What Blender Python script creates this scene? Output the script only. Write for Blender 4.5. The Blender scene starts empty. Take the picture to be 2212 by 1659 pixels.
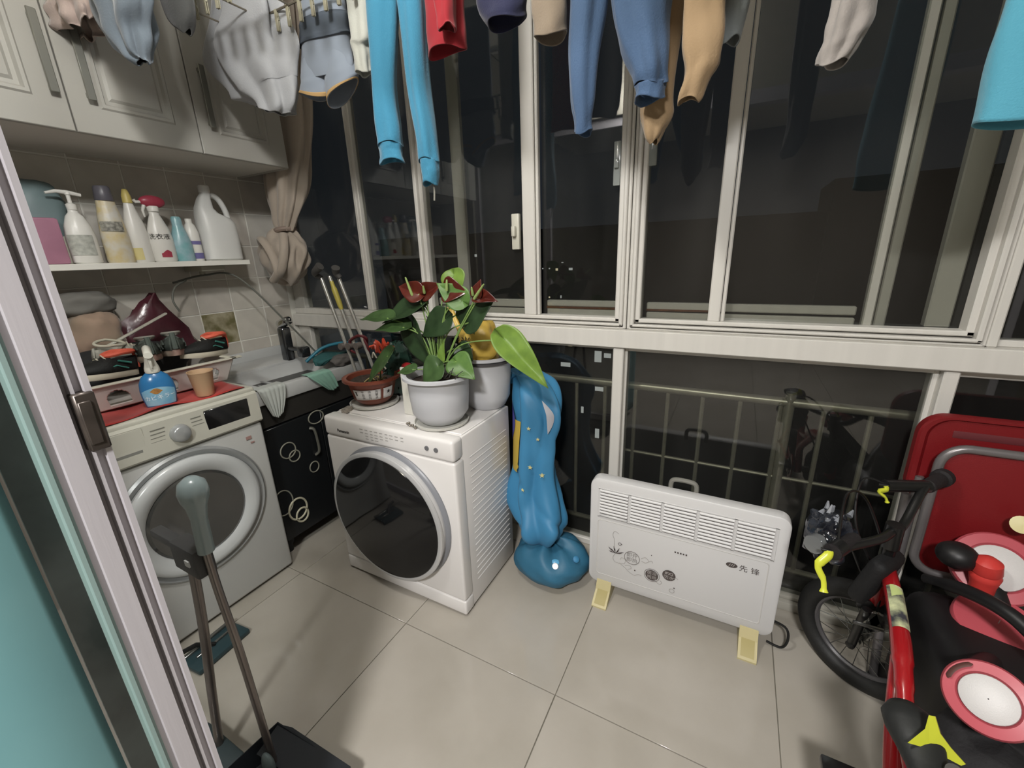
import bpy, bmesh, math, random
from mathutils import Vector, Matrix
random.seed(7)
C = bpy.context.scene.collection
PI = math.pi
# ---------------------------------------------------------------- camera
cam = bpy.data.cameras.new('camera'); co = bpy.data.objects.new('camera', cam); C.objects.link(co)
cam.sensor_width = 36; cam.lens = 36*901.6/2212; cam.clip_start = .02; cam.clip_end = 300
yaw, pit, rol = -0.494524743, 0.299390872, -0.0345321428
fw = Vector((math.sin(yaw)*math.cos(pit), math.cos(yaw)*math.cos(pit), -math.sin(pit)))
rt = Vector((math.cos(yaw), -math.sin(yaw), 0)); up = rt.cross(fw)
r2 = math.cos(rol)*rt + math.sin(rol)*up; u2 = -math.sin(rol)*rt + math.cos(rol)*up
m = Matrix((r2, u2, -fw)).transposed().to_4x4(); m.translation = Vector((0, 0, 1.304)); co.matrix_world = m
bpy.context.scene.camera = co
# ---------------------------------------------------------------- world, lights, exposure
sc = bpy.context.scene
sc.view_settings.view_transform = 'Standard'; sc.view_settings.look = 'None'
sc.view_settings.gamma = 1; sc.view_settings.use_curve_mapping = False
sc.view_settings.exposure = 1.06
w = bpy.data.worlds.new('night'); sc.world = w; w.use_nodes = True
bg = w.node_tree.nodes['Background']; bg.inputs[0].default_value = (0.010, 0.012, 0.015, 1); bg.inputs[1].default_value = 0.6
def area(name, loc, size, power, col, rot=(0, 0, 0), shape='DISK', sy=None):
    l = bpy.data.lights.new(name, 'AREA'); l.shape = shape; l.size = size; l.energy = power; l.color = col
    if sy: l.size_y = sy
    o = bpy.data.objects.new(name, l); o.location = loc; o.rotation_euler = rot; C.objects.link(o); return o
area('room_lamp_light', (.12, -1.25, 2.50), .34, 54, (1, .98, .965))
pl_ = bpy.data.lights.new('balcony_bulb_light', 'POINT'); pl_.energy = 20; pl_.shadow_soft_size = .06; pl_.color = (1, .985, .965)
po_ = bpy.data.objects.new('balcony_bulb_light', pl_); po_.location = (-.67, .30, 2.26); C.objects.link(po_)

# ---------------------------------------------------------------- materials
def lin(c):
    if isinstance(c, str):
        c = c.lstrip('#'); c = [int(c[i:i+2], 16)/255 for i in (0, 2, 4)]
    return tuple((x/12.92 if x <= .04045 else ((x+.055)/1.055)**2.4) for x in c)
MC = {}
def M(name, col='#ffffff', rough=.5, metal=0, var=0, scale=8, bump=0, bscale=60, coat=0, trans=0, emit=0, col2=None, spec=.5, ior=1.45, stretch=None, sheen=0):
    if name in MC: return MC[name]
    m = bpy.data.materials.new(name); m.use_nodes = True; nt = m.node_tree; p = nt.nodes['Principled BSDF']
    c = lin(col); p.inputs['Base Color'].default_value = (*c, 1); p.inputs['Roughness'].default_value = rough
    p.inputs['Metallic'].default_value = metal; p.inputs['Coat Weight'].default_value = coat; p.inputs['Coat Roughness'].default_value = .08
    p.inputs['Transmission Weight'].default_value = trans; p.inputs['IOR'].default_value = ior; p.inputs['Specular IOR Level'].default_value = spec
    p.inputs['Sheen Weight'].default_value = sheen
    if emit: p.inputs['Emission Color'].default_value = (*c, 1); p.inputs['Emission Strength'].default_value = emit
    tc = nt.nodes.new('ShaderNodeTexCoord'); mp = nt.nodes.new('ShaderNodeMapping'); nt.links.new(tc.outputs['Object'], mp.inputs[0])
    if stretch: mp.inputs['Scale'].default_value = stretch
    if var or col2:
        n = nt.nodes.new('ShaderNodeTexNoise'); n.inputs['Scale'].default_value = scale; n.inputs['Detail'].default_value = 5
        nt.links.new(mp.outputs[0], n.inputs[0])
        r = nt.nodes.new('ShaderNodeValToRGB'); nt.links.new(n.outputs[0], r.inputs[0])
        a = lin(col2) if col2 else tuple(x*(1-var) for x in c); b = c if col2 else tuple(min(1, x*(1+var)) for x in c)
        r.color_ramp.elements[0].position = .35; r.color_ramp.elements[1].position = .65
        r.color_ramp.elements[0].color = (*a, 1); r.color_ramp.elements[1].color = (*b, 1)
        nt.links.new(r.outputs[0], p.inputs['Base Color'])
    if bump:
        n = nt.nodes.new('ShaderNodeTexNoise'); n.inputs['Scale'].default_value = bscale; n.inputs['Detail'].default_value = 4
        nt.links.new(mp.outputs[0], n.inputs[0]); b = nt.nodes.new('ShaderNodeBump'); b.inputs['Strength'].default_value = bump; b.inputs['Distance'].default_value = .0035
        nt.links.new(n.outputs[0], b.inputs['Height']); nt.links.new(b.outputs[0], p.inputs['Normal'])
    MC[name] = m; return m
def glass_mat(name, tint='#e8eeea', refl=1.0, rough=0.0, haze_lift=0):
    if name in MC: return MC[name]
    m = bpy.data.materials.new(name); m.use_nodes = True; nt = m.node_tree; nt.nodes.clear()
    o = nt.nodes.new('ShaderNodeOutputMaterial'); t = nt.nodes.new('ShaderNodeBsdfTransparent'); g = nt.nodes.new('ShaderNodeBsdfGlossy')
    f = nt.nodes.new('ShaderNodeFresnel'); mx = nt.nodes.new('ShaderNodeMixShader'); ge = nt.nodes.new('ShaderNodeNewGeometry'); mr = nt.nodes.new('ShaderNodeMapRange'); mr.inputs[3].default_value = 1.52; mr.inputs[4].default_value = 1/1.52
    nt.links.new(ge.outputs['Backfacing'], mr.inputs[0]); nt.links.new(mr.outputs[0], f.inputs[0])
    t.inputs[0].default_value = (*lin(tint), 1); g.inputs['Roughness'].default_value = rough; g.inputs[0].default_value = (refl, refl, refl, 1)
    nt.links.new(f.outputs[0], mx.inputs[0]); nt.links.new(t.outputs[0], mx.inputs[1]); nt.links.new(g.outputs[0], mx.inputs[2])
    if haze_lift:  # mottled pale diffuse mixed in to lift dark glass, a painted haze
        d = nt.nodes.new('ShaderNodeBsdfDiffuse'); d.inputs[0].default_value = (.75, .74, .70, 1); m2 = nt.nodes.new('ShaderNodeMixShader')
        n = nt.nodes.new('ShaderNodeTexNoise'); n.inputs['Scale'].default_value = 2.5; n.inputs['Detail'].default_value = 6; tc = nt.nodes.new('ShaderNodeTexCoord'); mp = nt.nodes.new('ShaderNodeMapping'); mp.inputs['Scale'].default_value = (3, 1, .5)
        nt.links.new(tc.outputs['Object'], mp.inputs[0]); nt.links.new(mp.outputs[0], n.inputs[0])
        r = nt.nodes.new('ShaderNodeMapRange'); r.inputs[1].default_value = .3; r.inputs[2].default_value = .75; r.inputs[3].default_value = haze_lift*.6; r.inputs[4].default_value = haze_lift*1.5
        nt.links.new(n.outputs[0], r.inputs[0]); nt.links.new(r.outputs[0], m2.inputs[0]); nt.links.new(mx.outputs[0], m2.inputs[1]); nt.links.new(d.outputs[0], m2.inputs[2]); mx = m2
    nt.links.new(mx.outputs[0], o.inputs[0])
    MC[name] = m; return m

# ---------------------------------------------------------------- mesh builder
def V(*a): return Vector(a)
def basis(d):
    d = d.normalized(); h = V(0, 0, 1) if abs(d.z) < .95 else V(1, 0, 0)
    u = h.cross(d).normalized(); return u, d.cross(u)
def woff(p):
    v = V(0, 0, 0)
    while p: v += Vector(p.location); p = p.parent
    return v
class B:
    def __init__(s): s.bm = bmesh.new()
    def box(s, x0, x1, y0, y1, z0, z1, bev=0, seg=2, R=None, c=None):
        r = bmesh.ops.create_cube(s.bm, size=1); vs = r['verts']
        cx, cy, cz = (x0+x1)/2, (y0+y1)/2, (z0+z1)/2
        for v in vs: v.co = V(v.co.x*(x1-x0), v.co.y*(y1-y0), v.co.z*(z1-z0))
        if bev:
            es = list({e for v in vs for e in v.link_edges})
            r = bmesh.ops.bevel(s.bm, geom=es, offset=bev, segments=seg, affect='EDGES', profile=.5)
            vs = list({v for f in r['faces'] for v in f.verts} | {v for v in vs if v.is_valid})
        for v in vs:
            if R: v.co = R @ v.co
            v.co += V(cx, cy, cz)
        return vs
    def rings(s, rs, close=True, cap0=True, cap1=True):
        bmv = [[s.bm.verts.new(p) for p in r] for r in rs]
        n = len(rs[0])
        for a, b in zip(bmv, bmv[1:]):
            for i in range(n if close else n-1):
                j = (i+1) % n
                try: s.bm.faces.new((a[i], a[j], b[j], b[i]))
                except ValueError: pass
        if close and cap0: s.bm.faces.new(list(reversed(bmv[0])))
        if close and cap1: s.bm.faces.new(bmv[-1])
        return bmv
    def tube(s, pts, r, n=8, closed=False, flat=1, up=None):
        pts = [Vector(p) for p in pts]; N = len(pts); rr = r if isinstance(r, (list, tuple)) else [r]*N
        rs = []; pu = None
        for i, p in enumerate(pts):
            if closed: d = pts[(i+1) % N]-pts[i-1]
            else: d = pts[min(i+1, N-1)]-pts[max(i-1, 0)]
            if d.length < 1e-9: d = V(0, 0, 1)
            d.normalize()
            if pu is None:
                u, v = basis(d)
                if up is not None: u = (Vector(up)-d*Vector(up).dot(d)).normalized(); v = d.cross(u)
            else:
                u = pu-d*pu.dot(d); u = u.normalized() if u.length > 1e-6 else basis(d)[0]; v = d.cross(u)
            pu = u
            rs.append([p+u*math.cos(2*PI*k/n)*rr[i]+v*math.sin(2*PI*k/n)*rr[i]*flat for k in range(n)])
        if closed:
            rs.append(rs[0]); s.rings(rs, True, False, False); bmesh.ops.remove_doubles(s.bm, verts=s.bm.verts, dist=1e-6)
        else: s.rings(rs)
    def cyl(s, p0, p1, r0, r1=None, n=24): s.tube([p0, p1], [r0, r0 if r1 is None else r1], n)
    def lathe(s, prof, c=(0, 0, 0), n=36, ax=(0, 0, 1), caps=True, sx=1, sy=1, u=None):
        ax = Vector(ax).normalized()
        if u is None: u, v = (V(1, 0, 0), V(0, 1, 0)) if abs(ax.z) > .999 else basis(ax)
        else: u = Vector(u).normalized(); v = ax.cross(u)
        if ax.z < -.999: v = -v
        c = Vector(c)
        s.rings([[c+ax*z+u*math.cos(2*PI*k/n)*r*sx+v*math.sin(2*PI*k/n)*r*sy for k in range(n)] for r, z in prof], True, caps, caps)
    def sph(s, c, r, n=16, m=10, R=None):
        r = r if isinstance(r, (tuple, list)) else (r, r, r); rs = []
        for i in range(m+1):
            t = PI*i/m; q = max(1e-4, math.sin(t))
            ring = [V(q*math.cos(2*PI*k/n)*r[0], q*math.sin(2*PI*k/n)*r[1], -math.cos(t)*r[2]) for k in range(n)]
            rs.append([(R @ p if R else p)+Vector(c) for p in ring])
        s.rings(rs)
    def prism(s, poly, h, o=(0, 0, 0), u=(1, 0, 0), v=(0, 1, 0), bev=0):
        o, u, v = Vector(o), Vector(u), Vector(v); w = u.cross(v).normalized()
        a = [s.bm.verts.new(o+u*x+v*y) for x, y in poly]; b = [s.bm.verts.new(o+u*x+v*y+w*h) for x, y in poly]
        n = len(poly); fs = [s.bm.faces.new(list(reversed(a))), s.bm.faces.new(b)]
        for i in range(n): s.bm.faces.new((a[i], a[(i+1) % n], b[(i+1) % n], b[i]))
        if bev:
            es = [e for e in fs[1].edges]; bmesh.ops.bevel(s.bm, geom=es, offset=bev, segments=2, affect='EDGES', profile=.5)
    def grid(s, fn, nu, nv, cu=False):
        vs = [[s.bm.verts.new(fn(i/nu, j/nv)) for j in range(nv+1)] for i in range(nu if cu else nu+1)]
        for i in range(nu):
            for j in range(nv): s.bm.faces.new((vs[i][j], vs[(i+1) % len(vs)][j], vs[(i+1) % len(vs)][j+1], vs[i][j+1]))
        return vs
    def obj(s, name, mat, parent=None, smooth=True, ang=40, local=False, loc=None, flipfix=True, solid=0, sub=0):
        if flipfix: bmesh.ops.recalc_face_normals(s.bm, faces=s.bm.faces)
        off = V(0, 0, 0) if local else (woff(parent) if parent else Vector(loc or (0, 0, 0)))
        if off.length:
            for v in s.bm.verts: v.co -= off
        me = bpy.data.meshes.new(name); s.bm.to_mesh(me); s.bm.free()
        me.materials.append(mat)
        if smooth:
            me.polygons.foreach_set('use_smooth', [True]*len(me.polygons)); me.set_sharp_from_angle(angle=math.radians(ang))
        o = bpy.data.objects.new(name, me); C.objects.link(o)
        if parent: o.parent = parent
        elif loc: o.location = loc
        if solid: mo = o.modifiers.new('s', 'SOLIDIFY'); mo.thickness = solid; mo.offset = 0
        if sub: mo = o.modifiers.new('b', 'SUBSURF'); mo.levels = sub; mo.render_levels = sub
        return o
def thing(name, label, cat, loc=(0, 0, 0), group=None, rz=0):
    o = bpy.data.objects.new(name, None); C.objects.link(o); o.location = loc; o.rotation_euler = (0, 0, rz); o.empty_display_size = .05
    o['label'] = label; o['category'] = cat
    if group: o['group'] = group
    return o
def tag(o, label, cat, group=None, kind=None):
    o['label'] = label; o['category'] = cat
    if group: o['group'] = group
    if kind: o['kind'] = kind
    return o
def struct(o): o['kind'] = 'structure'; return o
def dup(root, loc=None, parent=None):
    c = root.copy(); C.objects.link(c); c.parent = parent
    if loc is not None: c.location = loc
    for ch in list(root.children): dup(ch, None, c)
    return c
def place(me_obj, name, parent, loc, rot=None):
    o = bpy.data.objects.new(name, me_obj.data); C.objects.link(o); o.parent = parent; o.location = Vector(loc)-woff(parent)
    if rot: o.rotation_euler = rot
    return o
def text(b, s, size, fn, bold=0, align='CENTER', depth=0):
    cu = bpy.data.curves.new('t', 'FONT'); cu.body = s; cu.size = size; cu.align_x = align; cu.align_y = 'CENTER'; cu.resolution_u = 4; cu.offset = 0 if any(ord(ch) > 0x3000 for ch in s) else bold
    o = bpy.data.objects.new('t', cu); C.objects.link(o); bpy.context.view_layer.update()
    me = bpy.data.meshes.new_from_object(o.evaluated_get(bpy.context.evaluated_depsgraph_get()))
    vs = [b.bm.verts.new(fn(v.co.x, v.co.y)) for v in me.vertices]
    for p in me.polygons:
        try: b.bm.faces.new([vs[i] for i in p.vertices])
        except ValueError: pass
    bpy.data.objects.remove(o); bpy.data.curves.remove(cu); bpy.data.meshes.remove(me)
def plane_map(o, u, v):
    o, u, v = Vector(o), Vector(u), Vector(v); return lambda x, y: o+u*x+v*y
def smoothpts(pts, n=8, closed=False):
    P = [Vector(p) for p in pts]; N = len(P); out = []
    for i in range(N if closed else N-1):
        a, b, c, d = (P[(i-1) % N], P[i], P[(i+1) % N], P[(i+2) % N]) if closed else (P[max(i-1, 0)], P[i], P[i+1], P[min(i+2, N-1)])
        for k in range(n):
            t = k/n; out.append(.5*((2*b)+(c-a)*t+(2*a-5*b+4*c-d)*t*t+(3*b-a-3*c+d)*t**3))
    if not closed: out.append(P[-1])
    return out
def interp(rows, n):
    out = []; N = len(rows)-1
    for k in range(n+1):
        t = k/n*N; i = min(int(t), N-1); f = t-i
        a, b, c, d = rows[max(i-1, 0)], rows[i], rows[i+1], rows[min(i+2, N)]
        out.append([.5*(2*q+(r-p)*f+(2*p-5*q+4*r-s)*f*f+(3*q-p-3*r+s)*f**3) for p, q, r, s in zip(a, b, c, d)])
    return out
def garment(name, rows, mat, parent=None, folds=5, amp=.12, seed=0, n=40, m=44, twist=0, hem=None, thick=.0025, loc=None, crease=0, sel=0, grow=1):
    """open tube of cloth; rows (x, y, z, half width, half depth) from top to bottom"""
    rnd = random.Random(seed); ph = [rnd.uniform(0, 6.28) for _ in range(6)]
    R = interp(rows, m); b = B()
    def ring(k):
        x, y, z, rx, ry = R[k][:5]; dz = R[k][5] if len(R[k]) > 5 else 0; t = k/m; out = []
        for i in range(n):
            a = 2*PI*i/n+twist*t
            f = 1+amp*(.6*math.sin(folds*a+ph[0]+2.2*t)+.4*math.sin((folds+2)*a+ph[1]-3*t)+.3*math.sin(3*a+9*t+ph[2]))
            f *= 1+.25*amp*math.sin(20*t+ph[3]+2*a)
            if crease: f *= 1-crease*max(0, 1-2.2*abs(math.sin(1.5*a+5*t+ph[5])))-crease*.7*max(0, 1-3*abs(math.sin(a-9*t+ph[3])))
            if hem and t > hem: f *= .97
            out.append(V(x+rx*f*grow*math.cos(a), y+ry*f*grow*math.sin(a), z+dz*math.cos(a)+.006*math.sin(2*a+ph[4])*min(1, t*2)))
        return out
    b.rings([ring(k) for k in range(int(sel*m), m+1)], True, False, False)
    return b.obj(name, mat, parent, ang=80, solid=thick, loc=loc)
# ================================================================ SETTING
XL, YW, CE = -2.283, 1.588, 2.66
plaster = M('plaster', '#b9b4a6', .8, bump=.05, bscale=40)
grout = M('grout', '#6f6b60', .9)
f = struct(B().obj('floor', grout) if 0 else (lambda b: (b.box(XL, 2.6, -3.2, YW+.05, -.06, -.004), b.obj('floor', grout, smooth=False))[1])(B()))
tilem = M('porcelain_tile', '#aaa49a', .10, var=.045, scale=3.2, col2='#a09a8f', spec=.6)
xs = [-.962+.6*i for i in range(-3, 7)]; ys = [.883+.6*j for j in range(-7, 3)]
tile_me = {}
for i in range(len(xs)-1):
    for j in range(len(ys)-1):
        x0, x1, y0, y1 = max(xs[i], XL), min(xs[i+1], 2.6), max(ys[j], -3.2), min(ys[j+1], YW+.04)
        if x1-x0 < .02 or y1-y0 < .02: continue
        k = (round(x1-x0, 3), round(y1-y0, 3))
        if k not in tile_me:
            b = B(); b.box(-k[0]/2+.0013, k[0]/2-.0013, -k[1]/2+.0013, k[1]/2-.0013, -.01, 0, .0008, 1); o = b.obj('floor_tile', tilem, f, local=True)
            tile_me[k] = o; o.location = ((x0+x1)/2, (y0+y1)/2, 0)
        else: place(tile_me[k], 'floor_tile', f, ((x0+x1)/2, (y0+y1)/2, 0))
def slab(name, *a, m=plaster):
    b = B(); b.box(*a); return struct(b.obj(name, m, smooth=False))
wl = slab('wall_left', XL-.12, XL-.0022, .10, YW+.1, 0, CE, m=M('tile_grout', '#dad8d0', .85))
slab('wall_right', 2.0, 2.1, .10, YW+.1, 0, CE)
slab('ceiling', XL-.1, 2.7, -3.3, YW+.1, CE, CE+.1, m=M('ceiling_paint', '#c9c6bc', .85))
slab('wall_front', XL, -1.95, .10, .18, 0, 2.16)
slab('wall_front', XL, -.72, .10, .18, 2.16, CE)
slab('wall_front', 1.35, 2.0, .10, .18, 0, CE)
slab('wall_front', -.72, 1.35, .10, .18, 2.16, CE)
room = M('room_wall', '#857e74', .8)
slab('wall_back', XL-.1, 2.7, -3.3, -3.2, 0, CE, m=room)
slab('wall_left', XL-.1, XL, -3.2, .10, 0, CE, m=room)
slab('wall_right', 2.6, 2.7, -3.2, .10, 0, CE, m=room)
# wall tiles on the left wall
wt = [M('wall_tile_%d' % i, c, .35, var=.05, scale=14) for i, c in enumerate(['#bcb8b0', '#c4bfb5', '#b7b1a7', '#bfb9b0'])]
b = B(); b.box(-.004, .003, -.0765, .0765, -.0765, .0765, .0015, 1); tproto = b.obj('wall_tile', wt[0], wl, local=True)
tms = [tproto.data]
for k in (1, 2, 3):
    me = tproto.data.copy(); me.materials[0] = wt[k]; tms.append(me)
bpy.data.objects.remove(tproto)
rr = random.Random(3)
for j in range(9):
    for k in range(12):
        y, z = 1.483-.158*j, .682+.158*(k-1)
        if k < 1 or y < .2: continue
        me = tms[rr.randrange(4)]
        if j == 2 and k == 3: me = tms[0].copy(); me.materials[0] = M('picture_tile', '#6d6746', .3, scale=22, col2='#a79f86', var=.2)
        o = bpy.data.objects.new('wall_tile', me); C.objects.link(o); o.parent = wl; o.location = (XL-.003, y, z)
# ---------------- windows
al = M('white_aluminium', '#cecbc4', .32, var=.03, scale=30, stretch=(1, 1, .02), spec=.5)
ald = M('dark_gasket', '#23221f', .6)  # near-black gasket colour
pane = glass_mat('window_glass', '#e2e3e0', 1.0, .0, .009)  # last value: faint painted haze greying the night panes
def bars(name, par, lst, mat=al, bev=.0035):
    for x0, x1, y0, y1, z0, z1 in lst:
        b = B(); b.box(x0, x1, y0, y1, z0, z1, bev, 1); b.obj(name, mat, par, ang=30)
def window(n, frame, stiles=(), panes=(), gas=()):
    wroot = bpy.data.objects.new('window_%d' % n, None); C.objects.link(wroot); wroot.location = (frame[0][0], YW, frame[0][4]); wroot['kind'] = 'structure'
    bars('window_frame', wroot, frame)
    bars('sash_stile', wroot, stiles)
    for x0, x1, y, z0, z1 in panes:
        b = B(); b.box(x0, x1, y, y+.005, z0, z1); b.obj('glass_pane', pane, wroot, smooth=False)
    return wroot
ZT = 2.46
tr = None
b = B(); b.box(XL, 2.0, 1.565, 1.655, .952, 1.0205, .003, 1)
tr = struct(b.obj('trim_1', al, ang=30))
b = B(); b.box(XL, 2.0, 1.575, 1.65, ZT, CE); struct(b.obj('trim_2', al, smooth=False))
# left side light with a plain frame
window(1, [(-2.283, -2.20, 1.595, 1.65, 1.05, ZT), (-2.283, -1.322, 1.585, 1.65, 1.0205, 1.052), (-2.2, -1.322, 1.60, 1.65, ZT-.04, ZT)],
       [(-1.71, -1.69, 1.602, 1.64, 1.052, ZT-.04), (-1.687, -1.667, 1.598, 1.64, 1.052, ZT-.04)], [(-2.2, -1.71, 1.62, 1.05, ZT-.04), (-1.667, -1.322, 1.62, 1.05, ZT-.04)])
# double sliding window with stepped frame
def slider(n, x0, x1, split, sw, lockx=None):
    F = []
    for i, (d, y) in enumerate(((.012, 1.588), (.026, 1.579), (.045, 1.595))):   # stepped profile
        a = (.0, .012, .026)[i]
        F += [(x0+a, x0+d, y, 1.65, 1.0205+a, ZT-a), (x1-d, x1-a, y, 1.65, 1.0205+a, ZT-a), (x0+a, x1-a, y, 1.65, 1.0205+a, 1.0205+d-.004), (x0+a, x1-a, y, 1.65, ZT-d, ZT-a)]
    return window(n, F, [(split, split+sw-.014, 1.600, 1.63, 1.06, ZT-.05), (split+sw-.012, split+sw, 1.606, 1.63, 1.06, ZT-.05)],
        [(x0+.045, split, 1.618, 1.06, ZT-.05), (split+sw, x1-.045, 1.645, 1.06, ZT-.05)])
w2 = slider(2, -1.322, -.360, -.791, .068)
w3 = slider(3, -.356, .617, -.082, .052)
# outer sashes seen through the panes
for wr, L in ((w2, [(-1.156, -1.10, 1.655, 1.68, 1.04, ZT-.05), (-.71, -.395, 1.655, 1.68, 1.092, 1.118), (-.71, -.395, 1.655, 1.675, 1.048, 1.085), (-1.28, -.80, 1.655, 1.68, 1.085, 1.118), (-1.28, -.80, 1.655, 1.675, 1.04, 1.08)]),
              (w3, [(-.30, .335, 1.655, 1.68, 1.088, 1.116), (-.30, .335, 1.655, 1.675, 1.045, 1.08), (.352, .378, 1.65, 1.68, 1.04, ZT-.05), (.384, .412, 1.665, 1.69, 1.03, ZT-.05), (.50, .556, 1.655, 1.69, 1.06, ZT-.05)])):
    bars('outer_sash', wr, L)
rust = M('rust_stain', '#7a4a2e', .8, col2='#5b3420', scale=30, var=.2)
for wr, a, c in ((w2, -.71, -.395), (w3, -.30, -.085)):
    b = B(); b.box(a, c, 1.652, 1.66, 1.085, 1.092); b.obj('rust_streak', rust, wr)
window(4, [(.617, .64, 1.59, 1.65, 1.0205, ZT), (.64, 1.98, 1.60, 1.65, 1.0205, 1.04), (1.9, 1.98, 1.59, 1.65, 1.04, ZT)], [(1.2, 1.25, 1.60, 1.64, 1.04, ZT-.01)], [(.64, 1.2, 1.62, 1.03, ZT), (1.25, 1.9, 1.62, 1.03, ZT)])
# lower fixed lights
window(5, [(-2.283, -2.185, 1.59, 1.65, 0.02, .952), (-2.185, -.401, 1.60, 1.65, .938, .952), (-.401, -.36, 1.575, 1.65, 0.02, .952), (-2.185, -.401, 1.60, 1.65, 0, .03)], [], [(-2.185, -.401, 1.615, .03, .938)])
window(6, [(-.36, -.350, 1.60, 1.65, 0.02, .952), (-.35, .535, 1.60, 1.65, .935, .952), (.531, .545, 1.60, 1.65, 0.02, .952), (.545, .58, 1.575, 1.65, 0.02, .952), (-.35, .54, 1.60, 1.65, 0, .03)], [], [(-.35, .535, 1.612, .03, .935)])
window(7, [(.58, 1.98, 1.60, 1.65, .93, .952), (.58, 1.98, 1.60, 1.65, 0, .03)], [], [(.58, 1.98, 1.615, .03, .93)])
b = B(); b.box(.02, 2.0, 1.555, 1.60, 0, .035, .003); b.box(.02, 2.0, 1.575, 1.60, .035, .05, .003)
struct(b.obj('baseboard_back', M('skirting', '#a9a69c', .4)))
# crescent locks and clear pull handles on the sashes
lk = M('lock_plastic', '#c4c2b4', .35)
for x, y in ((-.826, 1.594),):
    b = B(); b.box(x-.012, x+.022, y, y+.022, 1.325, 1.462, .004); b.box(x-.004, x+.012, y-.02, y, 1.375, 1.415, .004); b.obj('sash_lock', lk, w2)
clr = M('clear_plastic', '#8a8f8c', .15, spec=.6)
b = B(); b.box(-.43, -.406, 1.596, 1.61, 1.525, 1.665, .003); b.box(-.426, -.410, 1.585, 1.597, 1.58, 1.61, .003); b.obj('pull_handle', clr, w2)
b = B(); b.box(-.311, -.286, 1.596, 1.61, 1.575, 1.655, .003); b.obj('pull_handle', clr, w3)
# ---------------- door frame at the left of the doorway
dm = M('door_aluminium', '#c0bcc0', .35, bump=.1, bscale=90, var=.04, scale=20, stretch=(1, 1, .05))
d1 = bpy.data.objects.new('door_1', None); C.objects.link(d1); d1.location = (-.69, .14, 0); d1['kind'] = 'structure'
prof = [(-.72, .182), (-.662, .182), (-.662, .176), (-.672, .1755), (-.672, .168), (-.664, .1675), (-.664, .164), (-.676, .1635), (-.676, .157), (-.66, .1565), (-.66, .137), (-.668, .1365), (-.668, .131), (-.72, .131)]
b = B(); b.prism(prof, 2.16); b.obj('jamb', dm, d1, smooth=False)
b = B(); b.prism([(-.71, .131), (-.668, .131), (-.668, .1275), (-.662, .127), (-.662, .1225), (-.672, .122), (-.672, .119), (-.71, .119)], 2.16); b.obj('glass_bead', M('green_edge', '#8fa6a2', .2), d1, smooth=False)
b = B(); b.box(-.70, -.674, .095, .121, 0, 2.16); b.obj('dark_glass_strip', M('dark_glass', '#2c3230', .12, var=.35, scale=9, bump=.1, bscale=20, spec=.7), d1, smooth=False)
b = B(); b.box(-.674, -.657, .162, .182, 1.096, 1.168, .002, 1); b.box(-.659, -.655, .164, .176, 1.105, 1.158, .001, 1); b.obj('latch_plate', M('latch_brown', '#4f4843', .35, metal=.5, var=.2, scale=40), d1)
b = B(); b.box(-.72, 1.35, .10, .18, 2.09, 2.16); b.obj('head', dm, d1)
b = B(); b.box(1.27, 1.35, .10, .18, 0, 2.12); b.obj('jamb', dm, d1)
d2 = bpy.data.objects.new('door_2', None); C.objects.link(d2); d2.location = (-1.33, .14, 0); d2['kind'] = 'structure'
for z0_, z1_ in ((0, .06), (2.10, 2.16)):
    b = B(); b.box(-1.95, -.72, .115, .155, z0_, z1_, .002, 1); b.obj('rail', dm, d2)
for x0_ in (-1.95, -1.36): b = B(); b.box(x0_, x0_+.05, .115, .155, .06, 2.10, .002, 1); b.obj('stile', dm, d2)
for x0_, x1_ in ((-1.90, -1.36), (-1.31, -.72)): b = B(); b.box(x0_, x1_, .133, .138, .06, 2.10); b.obj('glass_pane', glass_mat('door_pane', '#e6e8e7'), d2, smooth=False)
# smooth teal leaf beside the frame
b = B()
def tl(u, v):
    y = .093-.26*u; return V(-.690+.006*math.sin(9*u)+.012*u, y, .05+2.05*v)
b.grid(tl, 24, 30)
tag(b.obj('door_curtain', M('teal_cloth', '#74a3a5', .75, col2='#62959a', scale=2, var=.05, sheen=.2), solid=.004, ang=90), 'plain teal door curtain hanging beside the white sliding door frame', 'curtain')
# ---------------- outside
out = thing('balcony_railing', 'steel railing with upright bars outside the lower windows', 'railing', (0, 1.75, 0))
st = M('railing_steel', '#a8a595', .35, metal=.6, var=.1, scale=20)
b = B(); b.cyl((-2.3, 1.75, .752), (2.2, 1.75, .752), .017, n=12); b.obj('top_rail', st, out)
b = B(); b.cyl((-.40, 1.75, .445), (2.2, 1.75, .445), .007, n=8); b.obj('middle_rail', st, out)
b = B(); b.cyl((-2.3, 1.75, .04), (2.2, 1.75, .04), .012, n=8); b.obj('bottom_rail', st, out)
b = B(); b.cyl((0, 0, .03), (0, 0, .75), .0085, n=8); bp = b.obj('baluster', st, out, local=True); bp.location = (-.738, 0, 0)
for i in range(-11, 22):
    if i: place(bp, 'baluster', out, (-.738+.1325*i, 1.75, 0))
b = B(); b.cyl((.215, 1.75, -.02), (.215, 1.75, .79), .018, n=12); b.obj('post', st, out)
b = B(); b.box(XL, 2.6, 1.655, 1.85, -.4, -.02); tag(b.obj('outer_ledge', M('dark_concrete', '#2c2c2a', .9)), 'dark concrete ledge below the railing outside the glass', 'ledge')
bld = thing('apartment_building', 'dark distant apartment block with a few lit windows at night', 'building', (-10, 46, -30))
dk = M('night_facade', '#1b1d1e', .9)
b = B(); b.box(-45, 6, 46, 56, -45, 4); b.obj('facade', dk, bld, smooth=False)
b = B(); b.box(8, 40, 60, 70, -45, 8); tag(b.obj('apartment_building', M('night_facade_far', '#141617', .9), smooth=False), 'blank dark tower beyond the right window, unlit', 'building')
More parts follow.
